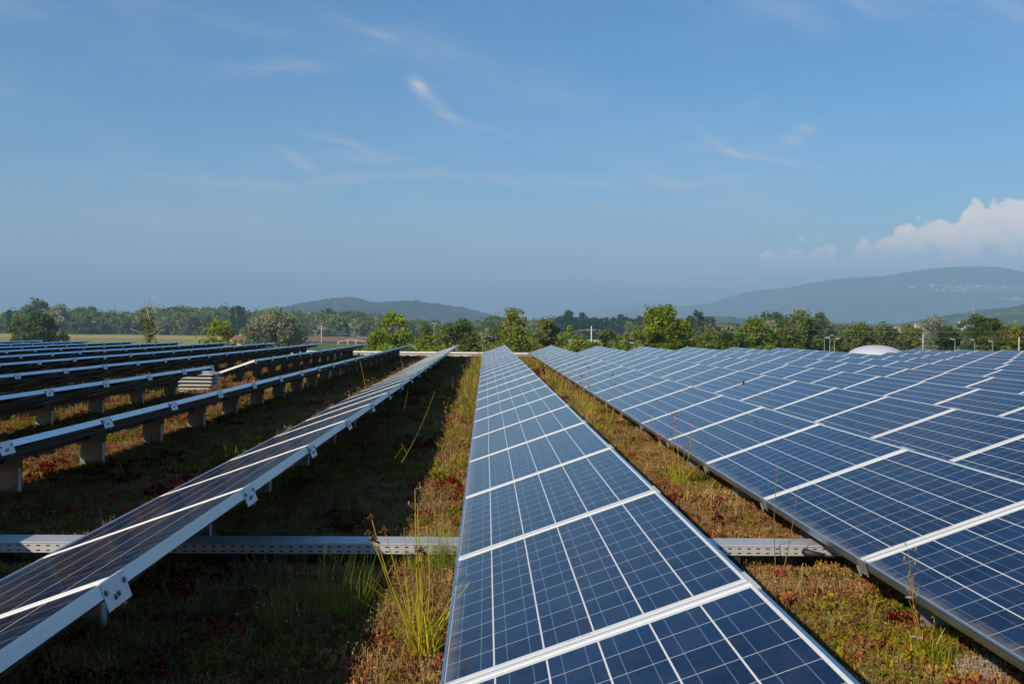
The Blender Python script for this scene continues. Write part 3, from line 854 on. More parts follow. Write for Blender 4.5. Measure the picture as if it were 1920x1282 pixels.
def scatter(name, tmpls, xy, scale, svar=.35, seed=0, label=None, zoff=0.0, tilt=.15):
    r = np.random.default_rng(seed+100)
    n = len(xy)
    P_ = np.stack([xy[:, 0], xy[:, 1], roof_z(xy[:, 0], xy[:, 1])+zoff], 1)
    me = bpy.data.meshes.new(name); me.vertices.add(n); me.vertices.foreach_set('co', P_.astype(np.float32).ravel())
    sc_ = (scale if np.ndim(scale) else np.full(n, scale))*np.exp(r.normal(0, svar, n))
    rot = np.stack([r.normal(0, tilt, n), r.normal(0, tilt, n), r.uniform(0, 6.283, n)], 1)
    a = me.attributes.new('scl', 'FLOAT', 'POINT'); a.data.foreach_set('value', sc_.astype(np.float32))
    a = me.attributes.new('rot', 'FLOAT_VECTOR', 'POINT'); a.data.foreach_set('vector', rot.astype(np.float32).ravel())
    a = me.attributes.new('idx', 'INT', 'POINT'); a.data.foreach_set('value', r.integers(0, len(tmpls), n).astype(np.int32))
    o = link(name, me)
    ng = bpy.data.node_groups.new(name, 'GeometryNodeTree')
    ng.interface.new_socket('Geometry', in_out='INPUT', socket_type='NodeSocketGeometry')
    ng.interface.new_socket('Geometry', in_out='OUTPUT', socket_type='NodeSocketGeometry')
    gi = ng.nodes.new('NodeGroupInput'); go = ng.nodes.new('NodeGroupOutput')
    jn = ng.nodes.new('GeometryNodeJoinGeometry')
    for t in tmpls:
        oi = ng.nodes.new('GeometryNodeObjectInfo'); oi.inputs[0].default_value = t; oi.inputs['As Instance'].default_value = True
        ng.links.new(oi.outputs['Geometry'], jn.inputs[0])
    ip = ng.nodes.new('GeometryNodeInstanceOnPoints'); ip.inputs['Pick Instance'].default_value = True
    def na(nm, ty):
        q = ng.nodes.new('GeometryNodeInputNamedAttribute'); q.data_type = ty; q.inputs[0].default_value = nm; return q.outputs[0]
    ng.links.new(gi.outputs[0], ip.inputs['Points']); ng.links.new(jn.outputs[0], ip.inputs['Instance'])
    ng.links.new(na('idx', 'INT'), ip.inputs['Instance Index'])
    e2r = ng.nodes.new('FunctionNodeEulerToRotation'); ng.links.new(na('rot', 'FLOAT_VECTOR'), e2r.inputs[0])
    ng.links.new(e2r.outputs[0], ip.inputs['Rotation'])
    cx = ng.nodes.new('ShaderNodeCombineXYZ'); sv = na('scl', 'FLOAT')
    for i in range(3): ng.links.new(sv, cx.inputs[i])
    ng.links.new(cx.outputs[0], ip.inputs['Scale'])
    ng.links.new(ip.outputs[0], go.inputs[0])
    md = o.modifiers.new('scatter', 'NODES'); md.node_group = ng
    tag(o, label, kind='stuff')
    return o

def patch(xy, sc_, seed, lo, hi=None):
    f_ = fbm(xy[:, 0]*sc_+13, xy[:, 1]*sc_*.7+5, seed, 4)
    return (f_ > lo) if hi is None else (f_ > lo) & (f_ < hi)

ALLP = strip_points(170000, 3.2, 43.0, .85, seed=3)
k_ = rng.uniform(0, 1, len(ALLP))
grow = np.clip(ALLP[:, 1]/9.0, 1, 2.6)**.75          # sparser far away, so each tuft stands for a wider one
fr = fbm(ALLP[:, 0]*1.3+3, ALLP[:, 1]*1.0, 31, 4)
fg = fbm(ALLP[:, 0]*1.1+9, ALLP[:, 1]*.9+4, 47, 4)
cls = np.where(fr > .47, 1, 10)                      # 1 rust / red sedum, 10 second red patchwork
cls[cls == 10] = 1
cls[(fg > .53) & (k_ < .55)] = 2
cls[(fg > .60) & (k_ < .22)] = 6
cls[(fr > .61) & (k_ < .25)] = 7
cls[(k_ < .08)] = 2                     # green sedum
cls[(fg < .44) & (k_ < .38) & (k_ > .1)] = 3                     # dry thyme
cls[(k_ > .62) & (k_ <= .80)] = 0                    # moss
cls[(k_ > .76) & (k_ <= .84)] = 3
cls[(k_ > .84) & (k_ <= .875)] = 4                   # straw grass
cls[(k_ > .875) & (k_ <= .895) & (fg > .45)] = 5     # green grass
cls[(k_ > .895) & (k_ <= .915)] = 6                  # yellow sedum
cls[(k_ > .925) & (k_ <= .934) & (fr > .52)] = 7      # crimson sedum
cls[(k_ > .945) & (k_ <= .965)] = 8                  # pebbles
cls[(k_ > .965) & (k_ <= .972)] = 9                  # rosettes
T_red = [tmpl('sedum', succulents(12, .045, .040, .011, 10+i), [S_red, S_rust, S_rust, S_red][i]) for i in range(4)]
T_grn = [tmpl('sedum', succulents(11, .042, .036, .011, 20+i), S_green) for i in range(2)]
T_yel = [tmpl('sedum', succulents(10, .038, .040, .012, 30), S_yell)]
T_cri = [tmpl('sedum', succulents(10, .040, .044, .013, 31), S_crim)]
T_moss = [tmpl('moss', twigs(34, .045, .014, .0028, 40+i), M_moss) for i in range(2)]
T_dry = [tmpl('thyme', twigs(30, .045, .045, .0016, 50+i), G_dry) for i in range(3)]
T_straw = [tmpl('grass', blades(9, .03, .03, .085, .0022, .5, 3, 60+i), G_straw) for i in range(2)]
T_green = [tmpl('grass', blades(12, .035, .03, .08, .0028, .7, 3, 70+i), G_green) for i in range(2)]
T_stone = [tmpl('stone', stone(80+i), P_stone) for i in range(3)]
T_ros = [tmpl('rosette', rosette(8, .05, .008, 90+i), P_plant) for i in range(2)]
T_pale = [tmpl('pale', twigs(40, .05, .055, .003, 95), G_pale)]
for c_, nm, tm, s_ in [(0, 'moss_cover', T_moss, 1.3), (1, 'sedum_red_cover', T_red, .85), (2, 'sedum_green_cover', T_grn, .85), (3, 'dry_thyme_cover', T_dry, .95), (4, 'straw_grass', T_straw, 1.0),
                      (5, 'green_grass', T_green, 1.0), (6, 'sedum_yellow_cover', T_yel, .9), (7, 'sedum_crimson_cover', T_cri, .9), (8, 'gravel', T_stone, 1.0), (9, 'rosette_cover', T_ros, 1.0)]:
    mk = cls == c_
    if mk.sum(): scatter(nm, tm, ALLP[mk], s_*grow[mk], seed=c_)

# taller growth along the edges of the middle row and where the photograph shows it thick
def around(x, y, sx, sy, n, seed):
    r = np.random.default_rng(seed); return np.stack([r.normal(x, sx, n), r.normal(y, sy, n)], 1)
def line_pts(x0, x1, y0, y1, n, seed):
    r = np.random.default_rng(seed); y = y0*(y1/y0)**r.uniform(0, 1, n); return np.stack([r.uniform(x0, x1, n), y], 1)
edge = np.concatenate([line_pts(-.42, -.14, 4.6, 42, 420, 201), line_pts(1.30, 1.75, 5, 42, 380, 202), line_pts(1.0, 1.75, 14, 42, 700, 203), line_pts(-.45, -.14, 9, 42, 600, 204)])
scatter('green_grass', T_green+T_straw[:1], edge, 1.15*np.clip(edge[:, 1]/9, .9, 2.4), .35, 5)
edge2 = np.concatenate([line_pts(-.55, -.14, 4, 42, 700, 206), line_pts(1.0, 1.75, 6, 42, 700, 207)])
scatter('dry_thyme_cover', T_dry[:1]+T_straw, edge2, .9*np.clip(edge2[:, 1]/10, .9, 2.0), .35, 6)
T_tunic = [tmpl('tunic', blades(46, .06, .10, .24, .0018, .35, 3, 110+i), G_green) for i in range(2)]
tun = np.concatenate([around(*on_plane(835, 1052)[:2], .09, .12, 46, 301), around(*on_plane(650, 1130)[:2], .12, .12, 20, 302), around(*on_plane(560, 1150)[:2], .1, .1, 8, 303)])
scatter('tunic_flower_mat', T_tunic, tun, .85, .25, 7)
fl = MB()
V, Tn = [], []
r = np.random.default_rng(5)
for i in range(4):
    a = 2*math.pi*i/5; c = np.array((r.normal(0, .05), r.normal(0, .05), r.uniform(.10, .22)))
    for q in range(5):
        a = 2*math.pi*q/5; d = np.array((math.cos(a), math.sin(a), .2))*.0052; s2 = np.array((-math.sin(a), math.cos(a), 0))*.0026
        V += [c, c+d*.6+s2, c+d, c+d*.6-s2]; Tn.append(.5)
T_fl = [tmpl('tunic_bloom', (np.array(V), Tn), F_white)]
flp = np.concatenate([tun[::6], around(*on_plane(520, 1180)[:2], .3, .3, 5, 304), around(*on_plane(1560, 1000)[:2], .15, .3, 3, 305)])
scatter('small_white_flowers', T_fl, flp, .9, .1, 8)

# ------------------------------------------------------------------ single plants
stem_m = leafmat('stem_green', (.52, .43, .06), .3, .03, .2, 20, .1)
stem_dry = leafmat('stem_dry', (.36, .27, .13), .3, .03, .2, 20, .1)
head_m = leafmat('seed_head', (.16, .095, .04), .4, .04, .1, 60, .1)
husk_m = leafmat('seed_husk', (.48, .34, .14), .3, .04, .2, 60, .1)
pink_m = leafmat('petal_pink', (.62, .02, .30), .2, .02, .3, 60, .1)
blade_m = leafmat('blade_yellow', (.50, .48, .035), .3, .04, .35, 20, .1)
_ps = [1000]
def bez(a, c, bend, n=7):
    a = np.array(a, float); c = np.array(c, float)
    return [a+(c-a)*(i/n)+np.array(bend)*math.sin(math.pi*i/n) for i in range(n+1)]
def head_mesh(kind, c, r_, seed):
    r = np.random.default_rng(seed); b = MB()
    if kind == 'seed':       # brown bundle of dry calyxes
        for i in range(13):
            d = unit(r.normal(size=3)+np.array((0, 0, 1.1)))
            b.tube([c, c+d*r_*.6, c+d*r_], [r_*.06, r_*.18, r_*.07], 5)
        return b, head_m
    if kind == 'pink':
        for q in range(3):
            o = c+r.normal(size=3)*r_*.4
            for i in range(5):
                a = 2*math.pi*i/5+q; d = np.array((math.cos(a), math.sin(a), .45)); s2 = np.array((-math.sin(a), math.cos(a), 0))
                b.quad(o, o+d*r_*.5+s2*r_*.3, o+d*r_*.9, o+d*r_*.5-s2*r_*.3)
        return b, pink_m
    if kind == 'bud':
        b.blob(c, r_*.55, 0, 6, 4, (.8, .8, 1.3))
        return b, head_m
    if kind == 'white':
        for q in range(2):
            o = c+r.normal(size=3)*r_*.3
            for i in range(5):
                a = 2*math.pi*i/5+q; d = np.array((math.cos(a), math.sin(a), .1)); s2 = np.array((-math.sin(a), math.cos(a), 0))
                b.quad(o, o+d*r_*.5+s2*r_*.35, o+d*r_, o+d*r_*.5-s2*r_*.35)
        return b, F_white
def herb(name, label, cat, root, stems, blades_n=0, blade_h=.3, group=None, stem_mat=None, rad=.0016, leafy=True, seed=None):
    """root (x,y); stems = [(tip xyz, head kind, head radius, husks)]"""
    _ps[0] += 1; sd = seed or _ps[0]; r = np.random.default_rng(sd)
    x, y = root[0], root[1]; z = float(roof_z(np.array([x]), np.array([y]))[0])
    t = empty(name, (x, y, z)); tag(t, label, cat, group)
    o_ = np.array((x, y, z))
    for tip, kind, hr, husks in stems:
        tip = np.array(tip, float)-o_
        a = np.array((r.normal(0, .012), r.normal(0, .012), -.01))
        L = np.linalg.norm(tip-a); P_ = bez(a, tip, r.normal(0, .03, 3)*L*(1, 1, .2), 8)
        b = MB(); b.tube(P_, [rad*(1.25-.75*i/8) for i in range(9)], 5)
        if leafy:
            for i in (2, 3, 5):
                d = unit(np.array((r.normal(), r.normal(), 1.6))); w = np.cross(d, r.normal(size=3)); w = unit(w)*.0016; q = P_[i]
                b.quad(q-w, q+w, q+d*L*.12+w*.3, q+d*L*.12-w*.3)
        b.build('stem', [stem_mat or stem_m], t)
        if kind:
            hb, hm = head_mesh(kind, P_[-1], hr, sd+7); hb.build('flower_head' if kind in ('pink', 'white') else 'seed_head', [hm], t)
        if husks:
            hb = MB(); hs = MB()
            for i in range(husks):
                q = P_[8-int(i*5/husks)]; d = unit(np.array((r.normal(), r.normal()*.6, .9)))*L*r.uniform(.03, .07)
                hs.tube([q, q+d], rad*.5, 4); hb.blob(q+d*1.15, .0055*r.uniform(.7, 1.2), 0, 6, 4, (.7, .7, 1.6))
            hb.build('seed_husks', [husk_m], t); hs.build('branchlets', [stem_dry], t)
    if blades_n:
        V, Tn = blades(int(blades_n*1.4), .05, blade_h*.3, blade_h, .0066, .8, 4, sd)
        me = np_mesh('leaf_blades', V, 4, [blade_m], attr=Tn); link('leaf_blades', me, t)
    return t
def tipat(x, y, Y): return at(x, y, Y)
G_ = 'single tall wild plants on the roof'
# the big clump left of the middle row
rt = on_plane(795, 1222); Yc = rt[1]
herb('wild_carnation_clump', 'tall yellow-green grassy clump with brown seed heads beside the middle row edge', 'wild plant', rt,
     [(tipat(697, 972, Yc+.15), 'seed', .022, 0), (tipat(692, 1002, Yc-.05), 'seed', .022, 0), (tipat(702, 1013, Yc-.1), 'seed', .026, 0), (tipat(722, 998, Yc), 'seed', .026, 0),
      (tipat(783, 955, Yc+.1), None, 0, 0), (tipat(790, 1034, Yc-.15), 'seed', .024, 0), (tipat(800, 985, Yc), None, 0, 0), (tipat(778, 918, Yc+.2), None, 0, 9)], 80, .42, G_, rad=.0034)
rt = on_plane(720, 905)
herb('flowering_stalk', 'long thin leaning stalk with one dark bloom in the shaded strip', 'wild plant', rt, [(tipat(815, 735, rt[1]), 'bud', .016, 0), (tipat(755, 838, rt[1]-.1), 'pink', .016, 0)], 5, .12, G_, rad=.0018)
rt = on_plane(758, 828)
herb('flowering_stalk', 'straight upright thin stalk standing in the shaded strip left of the leaning one', 'wild plant', rt, [(tipat(765, 733, rt[1]), 'bud', .012, 0)], 0, .1, G_, rad=.0018)
rt = on_plane(688, 735)
herb('flowering_stalk', 'yellowish stalk with dark head rising behind the second left row of panels', 'wild plant', rt, [(tipat(675, 676, rt[1]), 'bud', .02, 0)], 6, .15, G_, rad=.005)
rt = on_plane(845, 815)
herb('dry_grass_stalk', 'arching straw-coloured seed stalks in the sunlit strip left of the middle row', 'wild plant', rt, [(tipat(834, 758, rt[1]), None, 0, 14), (tipat(850, 780, rt[1]), None, 0, 8), (tipat(828, 790, rt[1]), None, 0, 8)], 14, .2, G_, stem_dry, rad=.0025)
for i, (x0, y0, tx, ty) in enumerate([(753, 705, 752, 672), (751, 712, 745, 690), (871, 720, 873, 690), (884, 706, 884, 688)]):
    rt = on_plane(x0, y0)
    herb('dry_grass_stalk', ['tall dry stalk at the far end of the strip behind the dark glass row', 'shorter dry stalk beside a taller one behind the dark glass row', 'dry stalk in the far sunlit strip left of the middle row', 'farthest dry stalk against the middle row edge'][i], 'wild plant', rt, [(tipat(tx, ty, rt[1]), None, 0, 9), (tipat(tx+4, ty+8, rt[1]), None, 0, 5)], 18, .35, G_, stem_dry, rad=.006)
# pink carnations by the first right row
rt = on_plane(1272, 903)
herb('pink_carnation', 'grassy clump with three pink-flowered stalks against the first right row', 'wild plant', rt,
     [(tipat(1218, 772, rt[1]+.1), 'pink', .026, 4), (tipat(1265, 778, rt[1]+.1), 'pink', .030, 4), (tipat(1263, 795, rt[1]), 'pink', .020, 2), (tipat(1297, 790, rt[1]), 'pink', .026, 5), (tipat(1235, 820, rt[1]), 'pink', .026, 0), (tipat(1286, 838, rt[1]), 'pink', .028, 0), (tipat(1258, 812, rt[1]), 'bud', .014, 0)], 60, .30, G_, rad=.0034)
rt = on_plane(1322, 868)
herb('dry_grass_stalk', 'short brown husk stalk right of the pink carnations', 'wild plant', rt, [(tipat(1302, 822, rt[1]), None, 0, 10), (tipat(1322, 862, rt[1]), None, 0, 6)], 6, .12, G_, stem_dry)
rt = on_plane(1205, 880)
herb('pink_carnation', 'small pink bloom low in the sedum left of the tall carnations', 'wild plant', rt, [(tipat(1209, 848, rt[1]), 'pink', .012, 0)], 8, .1, G_)
# bare stems and pale flower by the tray
rt = on_plane(1452, 1062)
herb('bare_stem', 'bare brown upright stem crossing the cable tray, the left of two', 'wild plant', rt, [(tipat(1460, 866, rt[1]), None, 0, 0)], 0, .1, G_, stem_dry, rad=.0024, leafy=False)
rt = on_plane(1466, 1068)
herb('bare_stem', 'bare brown leaning stem crossing the cable tray, the right of two', 'wild plant', rt, [(tipat(1498, 905, rt[1]), None, 0, 0)], 0, .1, G_, stem_dry, rad=.0024, leafy=False)
rt = on_plane(1735, 1215)
herb('campion', 'campion with papery orange husks on top and small white flowers below', 'wild plant', rt, [(tipat(1703, 1032, rt[1]), None, 0, 9), (tipat(1712, 1078, rt[1]), None, 0, 5), (tipat(1700, 1092, rt[1]), None, 0, 4), (tipat(1704, 1122, rt[1]), 'white', .017, 0), (tipat(1712, 1195, rt[1]-.1), 'white', .014, 0), (tipat(1725, 1197, rt[1]-.1), 'white', .013, 0), (tipat(1755, 1128, rt[1]), None, 0, 4)], 40, .20, G_)
rt = on_plane(1418, 800)
for i, (rx, ry, tx, ty, hr, lb) in enumerate([(1432, 836, 1394, 717, .022, 'lone leaning stalk with dark round head standing before the second right row')]):
    rt = np.array((1.70+1.9158, 10.3, 0)); herb('seedhead_stalk', lb, 'wild plant', rt, [(tipat(1394, 717, 10.2), 'bud', .030, 0), (tipat(1404, 752, 10.25), None, 0, 5)], 6, .15, G_, rad=.003)
r = random.Random(4)
for i in range(16):
    Yp = [14.5, 15.5, 16.4, 17.5, 18.6, 19.5, 21, 22.5, 24, 25.5, 27, 28.5, 30.5, 33, 35.5, 13.4][i]
    X_ = 1.45+.3*r.random(); p0 = np.array((X_, Yp, 0)); h = .42+.28*r.random()
    kd = 'pink' if i in (5, 12) else 'bud'
    herb('seedhead_stalk', 'slim stalk with a small dark flower head in the strip before the first right row', 'wild plant', p0, [((X_+r.uniform(-.06, .06), Yp+r.uniform(-.05, .05), h), kd, .022, 3), ((X_+r.uniform(-.1, .1), Yp+.03, h*.8), 'bud', .018, 3)], 14, .28, 'dark-headed stalks along the strip before the first right row', rad=.0035)
# twigs at the left edge and stalks behind the second left row
rt = on_plane(2, 965); herb('leaning_twig', 'yellow-green leaning twigs at the left edge before a sheet leg', 'wild plant', rt, [(tipat(46, 850, rt[1]), None, 0, 5), (tipat(20, 905, rt[1]), None, 0, 3), (tipat(-12, 900, rt[1]), None, 0, 3)], 4, .1, G_, rad=.0026)
rt = on_plane(176, 800); herb('dry_grass_stalk', 'branched dry stalk rising behind the second left row near a steel leg', 'wild plant', rt, [(tipat(160, 742, rt[1]), None, 0, 12), (tipat(173, 742, rt[1]), None, 0, 9)], 6, .15, G_, stem_dry, rad=.002)
rt = on_plane(150, 722); herb('dry_grass_stalk', 'small dry stalk seen over the third left row', 'wild plant', rt, [(tipat(162, 694, rt[1]), None, 0, 8)], 4, .15, G_, stem_dry, rad=.0035)
# clumps that stand out in the sedum
def clump(name, label, px_, py_, tm, n, rad_, sc_, seed):
    """a patch made of many copies of one sprig, as one plant"""
    c = on_plane(px_, py_); r = np.random.default_rng(seed)
    me = tm.data; nv = len(me.vertices); co = np.empty(nv*3, dtype=np.float32); me.vertices.foreach_get('co', co); co = co.reshape(-1, 3)
    tint = np.empty(len(me.polygons), dtype=np.float32); me.attributes['tint'].data.foreach_get('value', tint)
    V = []; Tn = []
    for i in range(n):
        a = r.uniform(0, 6.28); q = rad_*math.sqrt(r.uniform(0, 1)); th = r.uniform(0, 6.28); s_ = sc_*r.uniform(.7, 1.3)
        rm = np.array([[math.cos(th), -math.sin(th), 0], [math.sin(th), math.cos(th), 0], [0, 0, 1]])
        V.append(co@rm.T*s_+np.array((q*math.cos(a), q*math.sin(a)*1.3, .01*(1-q/rad_)))); Tn.append(np.clip(tint*.6+r.uniform(0, .4), 0, 1))
    me = np_mesh(name, np.concatenate(V), 4, [tm.data.materials[0]], attr=np.concatenate(Tn))
    o = link(name, me, None, (c[0], c[1], float(roof_z(np.array([c[0]]), np.array([c[1]]))[0]))); tag(o, label, 'plant clump'); return o
clump('crimson_sedum', 'crimson sedum clump between the middle row and the first right row', 1330, 937, T_cri[0], 26, .12, 1.1, 1)
clump('crimson_sedum', 'small dark red sedum patch farther along the right-hand strip', 1155, 808, T_cri[0], 12, .14, 1.2, 2)
clump('yellow_sedum', 'bright yellow-green sedum clump in front of the cable tray', 1440, 1064, T_yel[0], 40, .10, 1.1, 3)
clump('thyme_clump', 'brown spiky clump beside the middle row edge at the cable tray', 1398, 1040, T_dry[1], 30, .08, 1.3, 4)
clump('yellow_sedum', 'yellow sedum patch beyond the cable tray in the right-hand strip', 1395, 976, T_yel[0], 24, .10, .8, 5)
clump('grass_tuft', 'green grass tuft behind the crimson sedum clump', 1340, 915, T_green[0], 12, .07, 1.6, 6)
clump('pale_moss_tuft', 'pale bleached tuft at the lower right corner of the planting', 1850, 1255, T_pale[0], 14, .08, 1.0, 7)
clump('pale_moss_tuft', 'pale whitish tuft between grass and crimson sedum', 1300, 902, T_pale[0], 9, .06, .8, 8)
clump('rosette_plant', 'green leafy rosette among red sedum near the bottom right', 1592, 1168, T_ros[0], 5, .03, .8, 9)
clump('rosette_plant', 'second green rosette just below another one near the bottom right', 1593, 1193, T_ros[1], 4, .03, .7, 10)
clump('rosette_plant', 'green rosette between red sprigs below the tall yellow clump', 712, 1215, T_ros[0], 5, .03, .9, 11)
clump('green_sedum', 'lime green sedum patch behind the tall yellow clump', 812, 1145, T_yel[0], 26, .08, 1.0, 12)
clump('grass_clump', 'long green-leaved clump under the low edge at the bottom right', 1765, 1228, T_green[1], 16, .08, 1.7, 13)

# ------------------------------------------------------------------ trees
def leaf_quads(P_, size, r, up=.4):
    n = len(P_); nrm = unit(r.normal(size=(n, 3))+np.array((-.2, -.2, up)))
    a = unit(np.cross(nrm, r.normal(size=(n, 3)))); c = np.cross(nrm, a)
    s_ = (size*np.exp(r.normal(0, .3, n)))[:, None]
    a = a*s_; c = c*s_*.75
    V = np.stack([P_-a, P_-c*.8, P_+a, P_+c*.8], 1)
    return V.reshape(-1, 3)
def crown_points(h, w, base, ncl, nleaf, r, sparse=.0, shape='round', clsize=.2):
    """leaf places gathered in clumps spread through a crown of height h and width w"""
    cl = []
    while len(cl) < ncl:
        t = r.uniform(0, 1); z = base+(h-base)*t
        if shape == 'round': rad = math.sqrt(max(0, 1-(t-.42)**2/.36)) if t > .42 else .78+.22*(t/.42)
        elif shape == 'cone': rad = (1-t)**.8
        elif shape == 'tall': rad = (math.sqrt(max(0.02, 1-(t-.4)**2/.38)) if t > .4 else .7+.3*t/.4)
        else: rad = .55+.45*math.sin(3*t+1)
        a = r.uniform(0, 6.283); q = rad*w*.5*(r.uniform(0, 1)**.42)*.90
        cl.append((q*math.cos(a), q*math.sin(a), z*.97))
    cl = np.array(cl)
    csz = w*clsize*np.exp(r.normal(0, .25, ncl))
    idx = r.integers(0, ncl, nleaf)
    d = unit(r.normal(size=(nleaf, 3)))*(r.uniform(0, 1, nleaf)**(.45))[:, None]
    P_ = cl[idx]+d*csz[idx][:, None]*np.array((1, 1, .78))
    return P_, cl, idx, csz
def trunk_mesh(name, h, w, base, cl, r, m, nb=7, thick=.02):
    b = MB(); tr = h*thick
    top = np.array((r.normal(0, .03)*w, r.normal(0, .03)*w, base+(h-base)*.72))
    pts = [np.array((0, 0, -.3))]+[top*(i/5)+np.array((r.normal(0, .012)*h, r.normal(0, .012)*h, 0)) for i in range(1, 6)]
    b.tube(pts, [tr*(1.15-.2*i) if i < 5 else tr*.25 for i in range(6)], 8)
    for c in cl[r.integers(0, len(cl), nb)]:
        s0 = pts[2]+(pts[4]-pts[2])*r.uniform(0, 1)
        if c[2] < s0[2]: s0 = pts[2]
        mid = (s0+c)/2+np.array((0, 0, .06*h))*r.uniform(-.3, 1)
        b.tube([s0, mid, c], [tr*.45, tr*.28, tr*.10], 5)
    return b.mesh(name, [m])
def tree(name, label, loc, h, w, lm, seed, nleaf=3500, base=.12, ncl=26, size=.20, shape='round', clsize=.2, cat='tree', group=None, barkm=None, thick=.02):
    r = np.random.default_rng(seed); ncl = int(ncl*1.8); nleaf = int(nleaf*1.7); size *= 1.1; w *= 1.24
    P_, cl, idx, csz = crown_points(h, w, h*base, ncl, nleaf, r, shape=shape, clsize=clsize)
    tint = np.clip(r.uniform(0, 1, ncl)[idx]*.6+r.uniform(0, .4, nleaf), 0, 1)
    t = empty(name, loc); tag(t, label, cat, group)
    link('crown', np_mesh('crown', leaf_quads(P_, size, r), 4, [lm], attr=tint), t)
    link('trunk', trunk_mesh('trunk', h, w, h*base, cl, r, barkm or bark, thick=thick), t)
    t.rotation_euler = (0, 0, r.uniform(0, 6.28))
    return t
def place(px_, Y): p = at(px_, 620, Y); return (p[0], Y, TZ)
def hgt(px_, top_y, Y): return at(px_, top_y, Y)[2]-TZ
def wid(wpx, Y): return wpx*Y/FPX
